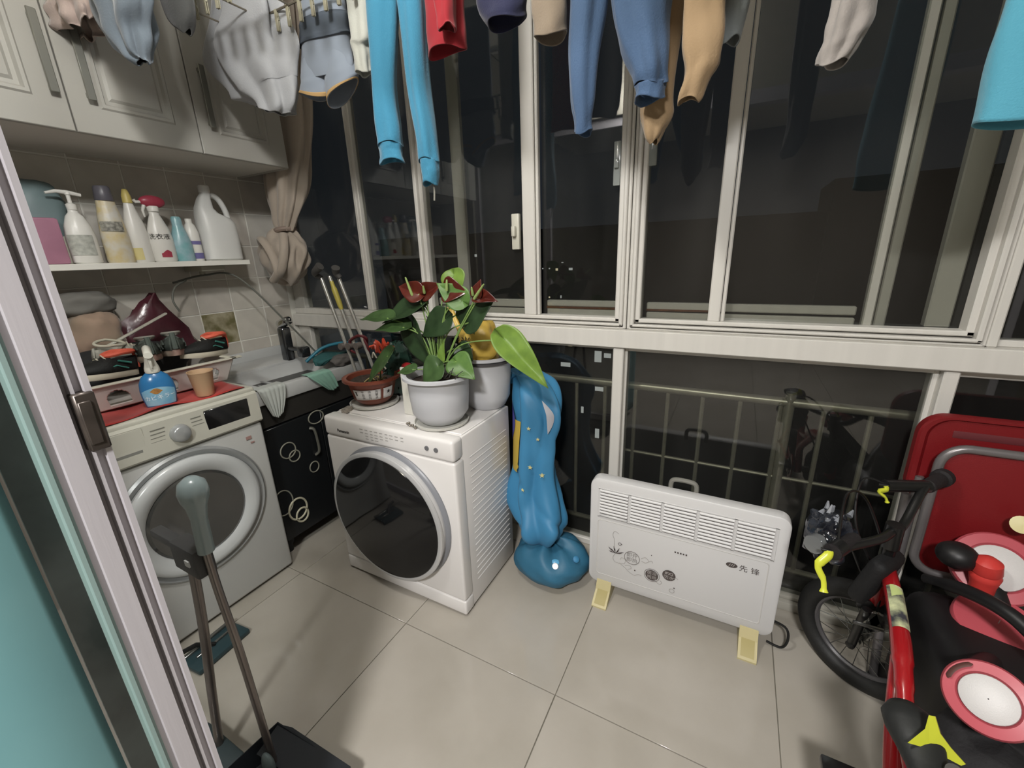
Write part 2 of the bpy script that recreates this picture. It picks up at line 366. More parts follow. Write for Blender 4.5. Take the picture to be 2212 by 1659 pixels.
lit = M('lit_window', '#fff0c8', .5, emit=.35); litw = M('lit_window_cool', '#e4e8e6', .5, emit=.28)
def lw(x, z, w_, h, m_):
    b = B(); b.box(x-w_/2, x+w_/2, 45.93, 46.0, z-h/2, z+h/2); b.obj('lit_window', m_, bld, smooth=False)
LW = []
for x, z, w_, h, m_ in ((-18.48, -.43, .26, .26, lit), (-16.81, -.40, .42, .26, litw), (-17.8, .32, .22, .1, litw), (-19.39, -.31, .14, .14, litw), (-20.2, -.3, .12, .12, litw), (-29.28, 1.4, .3, .3, litw), (-19.41, -3.55, .16, .16, lit), (-17.97, -3.48, .14, .3, litw),
    (-13.4, -10.2, .8, 1.3, litw), (-12.3, -10.0, .8, .5, litw), (-17.36, -11.5, 1.2, .5, litw), (-13.25, -19.8, .5, 1.2, litw), (-15.17, -17.0, .3, .8, litw), (-13.1, -14.1, 1.1, .5, litw), (-16.8, -9.06, .5, .3, lit)):
    lw(x, z, w_, h, m_)
# ================================================================ WALL CABINET
cabm = M('cabinet_foil', '#a6a49d', .42, var=.02, scale=4); cabin = M('cabinet_board', '#cdcbc4', .6)
t = thing('wall_cabinet', 'cream wall cabinet with three panelled doors above the bottle shelf', 'cabinet', (-2.08, .86, 1.72))
b = B(); b.box(XL, -1.903, .20, 1.405, 1.722, CE-.02); b.obj('carcass', cabin, t, smooth=False)
b = B(); b.box(XL, -1.893, 1.405, 1.413, 1.716, CE-.02, .001, 1); b.obj('end_panel', cabm, t, smooth=False)
def door(y0, y1):
    b = B(); z0, z1 = 1.718, CE-.03; X = -1.88
    def rect(i, x): return [V(x, y0+i, z0+i*1.05), V(x, y1-i, z0+i*1.05), V(x, y1-i, z1-i), V(x, y0+i, z1-i)]
    b.rings([rect(0, X-.02), rect(0, X-.002), rect(.002, X), rect(.075, X), rect(.080, X+.005), rect(.088, X+.004), rect(.094, X-.007), rect(.104, X-.008), rect(.112, X-.002), rect(.135, X-.001)], True, True, True)
    return b.obj('door', cabm, t, ang=25)
hm = M('brushed_handle', '#8e8e86', .35, metal=.6)
for y0, y1, hys in ((.322, .681, (.652,)), (.685, 1.046, (.737,)), (1.05, 1.405, (1.093,))):
    d = door(y0, y1)
    for hy in hys:
        b = B(); b.box(-1.862, -1.856, hy-.011, hy+.011, 1.812, 2.02, .002, 1); b.box(-1.881, -1.860, hy-.006, hy+.006, 1.822, 1.834); b.box(-1.881, -1.860, hy-.006, hy+.006, 1.998, 2.01); b.obj('handle', hm, d)
# ================================================================ SHELF AND BOTTLES
sh = B(); sh.box(XL, -2.085, .25, 1.262, 1.303, 1.325, .0015, 1); tag(sh.obj('wall_shelf', M('shelf_white', '#dedcd4', .4)), 'white wall shelf holding a row of detergent bottles under the cabinet', 'shelf')
ZS = 1.325
G = 'cleaning bottles on the wall shelf'
wp = M('bottle_white', '#dad8d2', .32, var=.02); 
def bottle(name, lab, x, y, prof, mat, sx=1, sy=1, parts=(), cat='bottle', group=G, z=ZS, tilt=0):
    t = thing(name, lab, cat, (x, y, z), group)
    b = B(); b.lathe(prof, (x, y, z), 28, sx=sx, sy=sy); b.obj('body', mat, t)
    for pn, pf, pm in parts: b = B(); pf(b, x, y, z); b.obj(pn, pm, t)
    return t
def lath(prof, sx=1, sy=1, dx=0, dy=0): return lambda b, x, y, z: b.lathe(prof, (x+dx, y+dy, z), 24, sx=sx, sy=sy)
def lab(r, z0, z1, sx, sy, a0=-.9, a1=.9):
    def f(b, x, y, z):
        b.grid(lambda u, v: V(x+sx*(r+.0012)*math.cos(-.35+a0+(a1-a0)*u), y+sy*(r+.0012)*math.sin(-.35+a0+(a1-a0)*u), z+z0+(z1-z0)*v), 12, 2)
    return f
# bags at the back of the shelf
def softbag(name, lab_, cat, c, r, mat, seed=0, amp=.08, group=None, flat=.0, sub=0, n=30, m=20, fr=3.0):
    rnd = random.Random(seed); p = [rnd.uniform(0, 6) for _ in range(8)]
    b = B()
    def fn(u, v):
        a, e = 2*PI*u, PI*(v-.5); q = math.cos(e)
        s_ = 1+amp*(math.sin(fr*a+p[0]+3*e)+.6*math.sin(2*fr*a+p[1]-5*e)+.5*math.sin(7*e+p[2]+a)+.4*math.sin(3.3*fr*a+p[3]+6*e))
        s_ = 1+(s_-1)*max(.05, q)
        sq = lambda t_, k: math.copysign(abs(t_)**k, t_)
        return V(c[0]+r[0]*sq(q, .7)*math.cos(a)*s_, c[1]+r[1]*sq(q, .7)*math.sin(a)*s_, max(c[2]-r[2]*(1-flat), c[2]+r[2]*sq(math.sin(e), .8)*s_))
    b.grid(fn, n, m, cu=True); bmesh.ops.remove_doubles(b.bm, verts=b.bm.verts, dist=1e-4)
    o = b.obj(name, mat, ang=60, loc=(c[0], c[1], c[2]-r[2]*(1-flat)))
    return tag(o, lab_, cat, group)
softbag('packet', 'dull blue soft packet at the back left of the bottle shelf', 'packet', (-2.22, .63, ZS+.14), (.05, .085, .145), M('packet_blue', '#6f8082', .5), 1, .04, flat=.02)
b = B(); b.box(-2.20, -2.12, .50, .645, ZS, ZS+.155, .008, 2); t = tag(b.obj('detergent_pouch', M('pink_pouch', '#a9788c', .45, var=.1, scale=9)), 'pink detergent pouch at the left end of the bottle shelf', 'pouch')
# pump bottle
t = bottle('pump_bottle', 'white flip-pump lotion bottle second from left on shelf', -2.15, .700, [(.034, 0), (.040, .006), (.041, .09), (.036, .13), (.024, .165), (.014, .178), (.013, .19)], wp, .8, 1.05,
    (('pump_neck', lath([(.014, .186), (.015, .205), (.006, .21), (.006, .235), (.009, .237), (.009, .246)]), wp),
     ('pump_spout', lambda b, x, y, z: b.tube([(x, y+.035, z+.238), (x, y, z+.244), (x, y-.03, z+.246), (x, y-.058, z+.238)], [.006, .008, .006, .004], 8), wp),
     ('side_label', lab(.041, .03, .10, .8, 1.05), M('label_grey', '#a9aaa2', .5, scale=60, var=.2))))
b = B(); b.lathe([(.03, 0), (.033, .005), (.033, .07), (.026, .11), (.014, .125), (.016, .127), (.016, .15)], (-2.20, .655, ZS), 24); tag(b.obj('small_bottle', M('milky', '#c3c0b2', .35)), 'milky small bottle between the pink pouch and the pump bottle', 'bottle', G)
bottle('softener_bottle', 'tall floral-printed bottle with dark grey cap on shelf', -2.15, .800, [(.040, 0), (.044, .008), (.043, .10), (.036, .17), (.030, .205), (.028, .225)], M('floral_print', '#c4b386', .35, col2='#c9c6bd', scale=26), .8, 1,
    (('cap', lath([(.030, .224), (.032, .228), (.027, .272), (.024, .276)], .9, .9), M('cap_grey', '#5b5960', .35)), ('wrap_label', lab(.0435, .115, .15, .8, .95), M('label_lines', '#8a887f', .5, scale=90, var=.5))))
bottle('detergent_bottle', 'white slanted bottle with narrow yellow top beside red-capped sprayer', -2.16, .874, [(.034, 0), (.038, .006), (.038, .10), (.033, .15), (.020, .20), (.015, .225)], wp, .8, 1.0,
    (('cap', lath([(.016, .224), (.015, .25), (.009, .272), (.006, .275)]), M('yellow_cap', '#c2b169', .4)), ('side_label', lab(.038, .01, .055, .8, 1.0, -1.4, 0.2), M('label_yellow', '#cbbf86', .5))))
redc = M('red_cap', '#9c3a4b', .35)
def txt_on(s, size, r, z0, sx, sy, ang=-.35, bold=.002):
    def f(b, x, y, z): text(b, s, size, lambda tx, ty: V(x+sx*(r+.0022)*math.cos(ang+tx/r), y+sy*(r+.0022)*math.sin(ang+tx/r), z+z0+ty), bold)
    return f
ink = M('ink_black', '#26231f', .5)
bottle('spray_bottle', 'white trigger bottle with rounded red top and black characters on shelf', -2.15, .948, [(.036, 0), (.042, .008), (.042, .09), (.036, .13), (.023, .17), (.017, .185), (.017, .20)], wp, .75, 1.05,
    (('collar', lath([(.019, .197), (.020, .214), (.017, .218)]), wp), ('red_hood', lambda b, x, y, z: b.sph((x, y+.004, z+.235), (.018, .046, .024)), redc),
     ('trigger', lambda b, x, y, z: (b.tube([(x, y-.03, z+.232), (x, y-.052, z+.23), (x, y-.058, z+.238)], .006, 8), b.tube([(x, y-.025, z+.225), (x, y-.036, z+.20), (x, y-.034, z+.175)], [.007, .005, .003], 8)), wp),
     ('printed_characters', txt_on('洗衣液', .024, .042, .098, .75, 1.05), ink), ('red_fruit_print', lambda b, x, y, z: b.grid(lambda u, v: V(x+.75*.0437*math.cos(-.5+u*.8), y+1.05*.0437*math.sin(-.5+u*.8), z+.018+.022*v*(1-.3*math.cos(u*5))), 10, 2), redc)))
bottle('cleaner_bottle', 'short turquoise bottle right of the red-capped sprayer', -2.15, 1.022, [(.036, 0), (.040, .008), (.040, .07), (.030, .115), (.022, .14), (.020, .15), (.020, .175), (.016, .182)], M('turquoise', '#6fa3a6', .3, col2='#9bb2bc', scale=18), .8, .95)
bottle('refill_bottle', 'slim white and violet bottle half hidden beside the big jug', -2.17, 1.078, [(.030, 0), (.033, .006), (.033, .12), (.024, .15), (.015, .16), (.015, .178)], wp, .8, .85,
    (('label_band', lab(.033, .01, .035, .8, .85, -1.5, 1.5), M('violet', '#6a6596', .45)), ('label_panel', lab(.033, .07, .085, .8, .85, -1.5, 1.5), M('violet', '#6a6596', .45))))
# jug with moulded handle
t = thing('detergent_jug', 'large plain white jug with loop handle at the right end of shelf', 'jug', (-2.16, 1.185, ZS), G)
jm = M('jug_white', '#cfcfcc', .4, var=.02)
b = B(); cx, cy = -2.16, 1.185
rs = []
for z, hx, y0, y1 in ((0, .045, -.068, .074), (.006, .052, -.074, .080), (.10, .053, -.075, .080), (.165, .052, -.075, .076), (.185, .047, -.075, .060), (.205, .040, -.073, .012), (.225, .034, -.070, -.004), (.265, .026, -.052, -.005), (.285, .020, -.038, .0), (.292, .018, -.036, .0)):
    rs.append([V(cx+hx*math.copysign(abs(math.cos(a))**.6, math.cos(a)), cy+(y0+y1)/2+(y1-y0)/2*math.copysign(abs(math.sin(a))**.6, math.sin(a)), ZS+z) for a in [2*PI*k/28 for k in range(28)]])
b.rings(rs); b.obj('body', jm, t)
b = B(); b.tube(smoothpts([(cx, cy-.020, ZS+.272), (cx, cy+.010, ZS+.282), (cx, cy+.036, ZS+.264), (cx, cy+.055, ZS+.220), (cx, cy+.062, ZS+.165)], 5), .0125, 10); b.obj('handle', jm, t)
b = B(); b.lathe([(.021, 0), (.022, .004), (.021, .028), (.018, .031)], (cx, cy-.018, ZS+.29), 24); b.obj('cap', jm, t)
# ================================================================ WASHING MACHINE
t = thing('washing_machine', 'large front loading washing machine against left wall with silver ring door', 'washing machine', (-1.95, .602, 0))
wm = M('washer_white', '#bebebb', .28, spec=.5, var=.01); wm2 = M('washer_panel', '#bcbaae', .3); chrome = M('chrome', '#c8c8c8', .12, metal=1); silver = M('silver_plastic', '#a8aaaa', .25, metal=.35)
X = -1.63
b = B(); b.box(-2.26, X-.005, .302, .902, .012, .700, .012, 3); b.obj('body', wm, t)
b = B(); b.box(-2.26, X-.006, .302, .902, .822, .846, .008, 3); b.obj('top', wm2, t)
b = B(); b.prism([(-2.20, .706), (X+.002, .706), (X+.010, .714), (X+.004, .822), (X-.004, .830), (-2.20, .830)], .596, (0, .902-.598+.596, 0), (1, 0, 0), (0, 0, 1)); b.obj('control_panel', wm2, t, ang=30)
b = B()
for y in (.34, .86):
    b.cyl((-1.70, y, 0), (-1.70, y, .02), .02, n=16); b.cyl((-2.2, y, 0), (-2.2, y, .02), .02, n=16)
b.obj('feet', M('rubber', '#1b1b1b', .6), t)
cy, cz = .612, .452
b = B(); b.lathe([(.244, 0), (.244, .006), (.236, .012), (.222, .004), (.216, -.002)], (X-.004, cy, cz), 72, (1, 0, 0), False); b.obj('door_surround', silver, t)
b = B(); b.lathe([(.216, .0), (.218, .014), (.213, .022), (.203, .026), (.190, .026), (.162, .016), (.156, .008)], (X-.004, cy, cz), 72, (1, 0, 0), False); dring = b.obj('door_ring', M('ring_white', '#c2c4c4', .22), t)
b = B(); b.lathe([(.158, .012), (.150, .018), (.13, .016), (.09, .008), (.05, .004), (.001, .003)], (X-.004, cy, cz), 56, (1, 0, 0), False); b.obj('door_glass', M('door_glass_dark', '#3a3a38', .07, spec=.7, coat=.6), t)
b = B(); b.lathe([(.150, -.004), (.150, -.003)], (X-.004, cy, cz), 4, (1, 0, 0)) ; b.bm.free()
b = B(); b.lathe([(.031, 0), (.031, .004), (.027, .020), (.022, .024), (.001, .0245)], (X+.004, .622, .764), 36, (1, 0, 0)); b.obj('program_knob', silver, t)
b = B(); b.box(X+.002, X+.0085, .706, .860, .727, .812, .002, 1); b.obj('display', M('display_black', '#111112', .1, spec=.7), t)
b = B(); b.box(X+.004, X+.0075, .36, .526, .722, .822, .003, 1); b.obj('detergent_drawer', wm2, t)
b = B(); b.box(X+.0055, X+.0085, .435, .515, .722, .752, .002, 1); b.obj('energy_badge', M('badge_grey', '#7f7f79', .5), t)
b = B()
for i in range(7):
    z = .800-.0135*i
    b.box(X+.0045, X+.0075, .545-.002*i, .585-.002*i, z-.0012, z+.0012); b.box(X+.0045, X+.0072, .662, .694+.003*(i % 3), z-.0012, z+.0012)
b.obj('printed_marks', M('ink_grey', '#7d7c74', .6), t, smooth=False)['kind'] = 'stuff'
b = B(); b.box(X-.004, X-.002, .828, .848, .647, .66); b.box(X-.004, X-.002, .842, .856, .628, .634); b.obj('sticker', M('sticker_red', '#a3827c', .4), t)
def body_line(b): pass
# red cloth under the basket
clothm = M('red_cloth', '#b13128', .75, col2='#8d2622', scale=6, sheen=.2)
b = B()
def rc(u, v):
    x = -2.2+.545*u; y = .33+.545*v
    x += .012*math.sin(9*v)*u; return V(x, y, .849+.004*math.sin(17*v+5*u)+.005*max(0, math.sin(11*u+7*v)))
b.grid(rc, 30, 40); tag(b.obj('red_cloth', clothm, solid=.002, ang=80), 'red cloth spread on top of the washing machine', 'cloth')
# ================================================================ BASKET + SHOES
t = thing('plastic_basket', 'white plastic basket with arched holes standing on the red cloth', 'basket', (-1.98, .69, .856))
bk = M('basket_plastic', '#c4beb8', .45, var=.03)
x0, x1, y0, y1, zb, zt = -2.19, -1.80, .49, .895, .858, .945
fl = .028
b = B(); b.box(x0, x1, y0, y1, zb, zb+.006, .002, 1); b.obj('bottom', bk, t)
def arch_wall(p, q, n_in, holes=3):
    """flared side wall from p to q with arched openings"""
    p, q = Vector(p), Vector(q); L = (q-p).length; d = (q-p)/L; H = zt-zb; b = B(); N = 168; rows = 26
    for s_ in (0, .003):
        pass
    vs = {}
    def P(i, j):
        if (i, j) not in vs:
            t_ = i/N; h = j/rows; c_ = p+d*L*t_; c_ = c_+d*(t_-.5)*2*fl*h+Vector(n_in)*(-fl*h); vs[i, j] = b.bm.verts.new((c_.x, c_.y, zb+H*h))
        return vs[i, j]
    for i in range(N):
        for j in range(rows):
            u = ((i+.5)/N*holes) % 1; h = (j+.5)/rows
            a = abs(u-.5)/.22
            if a < 1 and h > .16 and h < .30+.42*math.sqrt(max(0, 1-a*a)): continue
            b.bm.faces.new((P(i, j), P(i+1, j), P(i+1, j+1), P(i, j+1)))
    return b.obj('side_wall', bk, t, solid=.003)
arch_wall((x1, y0, zb), (x1, y1, zb), (-1, 0, 0)); arch_wall((x0, y0, zb), (x0, y1, zb), (1, 0, 0)); arch_wall((x0, y0, zb), (x1, y0, zb), (0, 1, 0)); arch_wall((x0, y1, zb), (x1, y1, zb), (0, -1, 0))
b = B(); o_ = fl
b.box(x0-o_-.008, x1+o_+.010, y0-o_-.008, y0-o_+.012, zt-.003, zt+.004, .002, 1); b.box(x0-o_-.008, x1+o_+.010, y1+o_-.012, y1+o_+.008, zt-.003, zt+.004, .002, 1)
b.box(x1+o_-.010, x1+o_+.010, y0-o_-.008, y1+o_+.03, zt-.003, zt+.004, .002, 1); b.box(x0-o_-.008, x0-o_+.012, y0-o_-.008, y1+o_+.008, zt-.003, zt+.004, .002, 1); b.obj('rim', M('rim_white', '#cbc7b8', .4), t)
def shoe(name, lab_, loc, rz, rx, cols, L=.235, acc=True, ry=0, sc_=.86):
    up_, sole, col, acc_ = cols
    t = thing(name, lab_, 'shoe', loc, 'shoes drying in the basket'); t.rotation_euler = (rx, ry, rz); t.scale = (sc_, sc_, sc_)
    def outline(u):  # u 0 heel..1 toe -> half width, y centre
        return .031+.012*math.sin(PI*min(1, u*1.1))**.8+.006*math.sin(2*PI*(u-.35))
    # sole
    b = B(); rs = []
    n = 24
    for z, k in ((0, .93), (.004, 1.0), (.018, 1.02), (.026, .99)):
        ring = []
        for i in range(n*2):
            a = 2*PI*i/(n*2); c_, s_ = math.cos(a), math.sin(a); u = .5-.5*c_
            ring.append(V(-L/2+L*u if True else 0, outline(u)*k*math.copysign(abs(s_)**.75, s_), z+.012*max(0, u-.8)*2))
        rs.append(ring)
    b.rings(rs); b.obj('sole', sole, t, local=True)
    # upper
    b = B(); rs = []
    for k in range(17):
        u = k/16; x = -L/2+.006+(L-.012)*u
        h = .072 if u < .1 else .072-.012*math.sin((u-.1)*5) if u < .42 else max(.018, .066-.075*(u-.42)**.8)
        w_ = outline(u)*.97*(math.sin(PI*max(.03, min(.97, u)))**.25)
        ring = []
        for i in range(15):
            a = PI*i/14; q = math.sin(a)
            ww = w_*(1-.35*q*(1 if u < .5 else .2)); 
            ring.append(V(x, ww*math.cos(a), .024+h*(q**.6)*(.25 if (u < .42 and abs(a-PI/2) < .75) else 1)))
        rs.append(ring)
    b.rings(rs, False); b.obj('upper', up_, t, local=True, solid=.004, ang=70)
    # collar
    pts = []
    for i in range(20):
        a = 2*PI*i/20; c_, s_ = math.cos(a), math.sin(a)
        pts.append(V(-L/2+.062-.05*c_*-1*-1, .030*s_, .024+.075-.012*(1 if c_ < 0 else 0)*abs(c_)))
    b = B(); b.tube(pts, .0095 if col is orng else .0055, 8, closed=True); b.obj('collar', col, t, local=True)
    b = B()
    for i in range(4):
        x = -L/2+.118+.016*i; z = .024+.062-.012*i
        b.tube([(x, -.022, z-.012), (x+.003, 0, z+.004), (x, .022, z-.012)], .0028, 6)
    b.obj('laces', acc_[1], t, local=True)
    if acc:
        b = B(); b.tube([(-L/2+.002, 0, .030), (-L/2-.002, 0, .06), (-L/2+.004, 0, .098)], [.011, .010, .010], 8); b.obj('heel_tab', acc_[0], t, local=True)
        for s_ in (-1, 1):
            b = B(); b.tube([(-.06, s_*.040, .035), (-.02, s_*.043, .05), (.02, s_*.041, .04)], .003, 6); b.obj('side_stripe', acc_[2], t, local=True)
            b = B(); b.tube([(-.075, s_*.036, .055), (-.03, s_*.037, .068)], .004, 6); b.obj('side_stripe', acc_[2], t, local=True)
    return t
blk = M('shoe_black', '#171817', .7, bump=.3, bscale=300); grn = M('shoe_grey_green', '#4c544e', .75, bump=.3, bscale=200); wsole = M('sole_cream', '#c8c0ae', .5); orng = M('shoe_orange', '#d5604a', .6); gsole = M('sole_worn', '#a89c8c', .6, col2='#7d5a52', scale=14)
crm = M('lace_cream', '#b6b1a0', .8); crm2 = M('lining_grey', '#85827a', .85); teal = M('shoe_teal', '#3f7f74', .6)
shoe('sneaker', 'black sneaker with orange collar and cream sole, leftmost in basket', (-1.865, .555, .950), -1.35, .0, (blk, wsole, orng, (orng, crm, teal)), ry=-.12)
shoe('sneaker', 'black sneaker with orange collar, rightmost in the basket', (-1.870, .872, .955), -1.30, 0, (blk, wsole, orng, (orng, crm, teal)), ry=-.10)
shoe('sneaker', 'worn grey green sneaker left of its pair, laces loose on top', (-1.90, .700, .975), 2.9, 0, (grn, gsole, crm2, (grn, crm, grn)), ry=.12)
shoe('sneaker', 'worn grey green sneaker beside the rightmost black one', (-1.90, .786, .978), 2.8, 0, (grn, gsole, crm2, (grn, crm, grn)), ry=.12)
shoe('sneaker', 'pale sneaker with black stripes lying behind the grey green pair', (-1.985, .665, .975), 1.7, .35, (M('shoe_pale', '#9c998e', .7), wsole, crm, (blk, crm, blk)), acc=False)
softbag('dark_cloth', 'black cloth heap filling the basket behind the sneakers', 'cloth', (-2.06, .69, .945), (.10, .19, .080), M('cloth_black', '#242424', .9), 5, .07, flat=.05)
# bags behind
mar = M('maroon_film', '#4a222b', .22, var=.25, scale=10, bump=.6, bscale=18, spec=.7)
b = B(); rnd = random.Random(11); rs = []
for k, (z, ry, dy) in enumerate(((0, .13, 0), (.05, .15, 0), (.10, .145, -.005), (.15, .12, -.01), (.19, .10, -.02), (.235, .065, -.01), (.265, .035, -.0), (.30, .010, .02))):
    rs.append([V(-2.195+.06*(1-.10*k)*math.cos(2*PI*i/14)*rnd.uniform(.7, 1.25), .865+dy+ry*math.sin(2*PI*i/14)*rnd.uniform(.85, 1.12), .895+z+rnd.uniform(-.012, .012)) for i in range(14)])
b.rings(rs); o = b.obj('plastic_bag', mar, ang=28, loc=(-2.195, .865, .895)); tag(o, 'glossy maroon plastic bag leaning on the tiles behind the sneakers', 'bag')
softbag('cloth_bundle', 'pinkish beige folded bundle at the left end above the shoes', 'bundle', (-2.185, .665, 1.065), (.075, .085, .085), M('bundle_beige', '#a08674', .8, col2='#8a7a68', scale=7, sheen=.2), 21, .07, flat=.05)
softbag('cloth_bundle', 'grey crumpled bundle on top behind the beige one', 'bundle', (-2.20, .655, 1.18), (.06, .10, .045), M('bundle_grey', '#6f6d68', .85), 23, .07)
b = B(); b.box(-.17, .17, -.008, .008, -.004, .004, .002, 1, R=Matrix.Rotation(.42, 3, 'X') @ Matrix.Rotation(PI/2, 3, 'Z'))
o = b.obj('white_bar', M('bar_white', '#b7b4a8', .45), local=True); o.location = (-2.05, .70, 1.055); tag(o, 'white slanting plastic bar across the maroon bag', 'bar')
# wire hanger / cord
cordm = M('cord_grey', '#5f6059', .5)
b = B(); b.tube(smoothpts([(-2.22, .98, 1.235), (-2.19, 1.10, 1.262), (-2.14, 1.22, 1.245), (-2.0, 1.33, 1.02), (-1.93, 1.43, .83)], 8), .0045, 8)
tag(b.obj('cord', cordm), 'grey cord running from under the shelf down to the sink', 'cord')
b = B(); b.box(-2.27, -2.12, 1.06, 1.16, 1.280, 1.303, .003, 1); b.cyl((-2.2, 1.1, 1.262), (-2.2, 1.1, 1.29), .012, n=12); tag(b.obj('shelf_bracket', M('bracket', '#a9a698', .5)), 'small white bracket under the right end of the bottle shelf', 'bracket')
b = B(); b.tube(smoothpts([(-2.19, 1.02, 1.243), (-2.14, .95, 1.22), (-2.12, .92, 1.17), (-2.11, .93, 1.12)], 6), .004, 8); tag(b.obj('hook', cordm), 'thin grey wire hook below the shelf bracket', 'hook')
# ================================================================ spray bottle and cup on washer
t = thing('mould_cleaner_bottle', 'blue trigger spray bottle with white head on the washing machine', 'bottle', (-1.705, .628, .85))
c = V(-1.705, .628, .85); an = math.atan2(-.628, 1.705)
uu = V(math.cos(an), math.sin(an), 0); vv = V(-math.sin(an), math.cos(an), 0)
bl = M('bottle_blue', '#2f6fa3', .22, spec=.6, var=.06)
# gradient printed label: blue top, pale bottom
def oval(prof, mat, name, cc=c, sx=1, sy=1, n=32):
    b = B(); b.rings([[cc+V(0, 0, z)+uu*math.cos(2*PI*k/n)*r*sx+vv*math.sin(2*PI*k/n)*r*sy for k in range(n)] for r, z in prof]); return b.obj(name, mat, t)
oval([(.036, 0), (.042, .006), (.047, .04), (.048, .06), (.045, .085), (.036, .105), (.022, .118), (.018, .122)], bl, 'body', sx=.6, sy=1.0)
b = B()
prf = [(.0425, .008), (.0475, .04), (.0485, .06), (.046, .08)]
def labf(tx, ty, e=.0008):
    zz = max(.008, min(.08, .045+ty)); i = min(2, max(0, int((zz-.008)/.024))); r = .0
    for (ra, za), (rb, zb_) in zip(prf, prf[1:]):
        if za <= zz <= zb_: r = ra+(rb-ra)*(zz-za)/(zb_-za)
    a = tx/.048*1.0
    return c+V(0, 0, zz)+uu*(math.cos(a)*(r+e)*.6)+vv*(math.sin(a)*(r+e))
b.grid(lambda u, v: labf(-.052+.104*u, -.036+.05*v*(1+.25*math.sin(u*PI))), 20, 8); b.obj('pale_label', M('label_pale_blue', '#8fb6c9', .3, col2='#6aa0bf', scale=20), t)
b = B(); text(b, 'カビキラー', .0178, lambda x, y: labf(x+.001, y-.008+.06*x, .002), .0006); b.obj('printed_characters', M('ink_white', '#e8eef2', .4), t)
b = B(); b.grid(lambda u, v: labf(-.022+.032*u, .014+.020*(v-.5)*math.sin(PI*max(.06, min(.94, u))), .0016), 12, 4); b.obj('orange_print', M('print_orange', '#b98a4a', .4, scale=90, col2='#8d5f33'), t)
wt_ = M('trigger_white', '#d3d1c6', .35)
oval([(.019, .118), (.021, .124), (.020, .135), (.016, .150), (.013, .165), (.012, .18)], wt_, 'neck')
b = B(); q = c+V(0, 0, .19)
b.rings([[q+uu*a_+vv*b_+V(0, 0, z_) for a_, b_, z_ in ((-.012+dx, -h, -h2), (.012+dx, -h, -h2), (.012+dx, h, h2), (-.012+dx, h, h2))] for dx, h, h2 in ((0, .012, .012),)] if 0 else [[q+uu*s_+vv*math.cos(2*PI*k/12)*.012+V(0, 0, math.sin(2*PI*k/12)*r_-s_*.15) for k in range(12)] for s_, r_ in ((-.03, .008), (-.025, .014), (0, .018), (.03, .016), (.045, .013), (.048, .010))])
b.obj('spray_head', wt_, t)
b = B(); b.tube([q+uu*.030+V(0, 0, -.012), q+uu*.036+V(0, 0, -.03), q+uu*.030+V(0, 0, -.05)], [.007, .005, .004], 8); b.obj('trigger', wt_, t)
b = B(); b.lathe([(.027, 0), (.028, .002), (.0385, .086), (.0405, .088), (.0405, .091), (.0375, .091), (.036, .086), (.026, .006), (.001, .006)], (-1.692, .758, .85), 36); tag(b.obj('paper_cup', M('paper_tan', '#c2a280', .65)), 'plain tan paper cup on the front edge of the washing machine', 'cup')
# ================================================================ SINK
t = thing('laundry_sink', 'white stone laundry sink with dark ringed cabinet between washer and window', 'sink', (-1.98, 1.22, 0))
sk = M('sink_stone', '#bdbebd', .35, var=.02, scale=12)
X1, Y0, Y1 = -1.70, .93, 1.50; XI0, XI1, YI0, YI1 = -2.06, -1.745, 1.00, 1.44
b = B()
b.box(XI1, X1, Y0, Y1, .735, .800, .006, 2); b.box(XL+.003, XI0, Y0, Y1, .735, .812, .006, 2); b.box(XI0-.01, XI1+.01, Y0, YI0, .735, .800, .005, 2); b.box(XI0-.01, XI1+.01, YI1, Y1, .735, .800, .005, 2)
b.obj('rim', sk, t)
b = B()
rect = lambda i, z: [V(XI0+i, YI0+i, z), V(XI1-i, YI0+i, z), V(XI1-i, YI1-i, z), V(XI0+i, YI1-i, z)]
b.rings([rect(0, .798), rect(.01, .60), rect(.02, .585)], True, False, True); b.obj('basin', sk, t, flipfix=False, ang=30, solid=.004)
b = B(); b.box(XL+.003, XL+.02, Y0, Y1, .80, .86, .004, 2); b.obj('splashback', sk, t)
b = B()
for i in range(9): b.box(-2.03+.0, -1.76, 1.01+.018*i, 1.018+.018*i, .60+.018*i*1.0, .61+.018*i, .002, 1)
b.obj('washboard', sk, t)
dark = M('cabinet_dark', '#33312e', .35, spec=.5); dark2 = M('cabinet_black', '#1c1e20', .22, spec=.6)
b = B(); b.box(-2.25, -1.712, .935, 1.49, .632, .735, .003, 1); b.obj('apron', dark, t)
b = B(); b.box(-2.25, -1.725, .935, 1.49, .07, .632); b.obj('carcass', M('cabinet_inside', '#151515', .7), t)
for a, c in ((.937, 1.212), (1.216, 1.488)):
    b = B(); b.box(-1.725, -1.706, a, c, .075, .626, .002, 1); d = b.obj('door', dark2, t)
    hy = c-.045 if a < 1 else a+.05
    if a < 1: pass
    b = B(); b.tube(smoothpts([(-1.706, hy-.02, .56), (-1.694, hy-.006, .55), (-1.692, hy, .50), (-1.692, hy+.0, .44), (-1.706, hy-.012, .42)], 5), .011, 8, flat=.6); b.obj('handle', M('handle_grey', '#6b6a62', .45), d)
ringm = M('ring_print', '#8f8d80', .5); ringl = M('ring_light', '#c2bda6', .5)
def ringp(y, z, r, rz, mt, w_=.0028, a0=0, a1=2*PI, rot=0):
    b = B(); n = 36; pts = [V(-1.7045, y+r*math.cos(a0+(a1-a0)*i/n)*math.cos(rot)-rz*math.sin(a0+(a1-a0)*i/n)*math.sin(rot), z+rz*math.sin(a0+(a1-a0)*i/n)*math.cos(rot)+r*math.cos(a0+(a1-a0)*i/n)*math.sin(rot)) for i in range(n+1)]
    b.tube(pts, w_, 6, flat=1); b.obj('ring_decoration', mt, t)
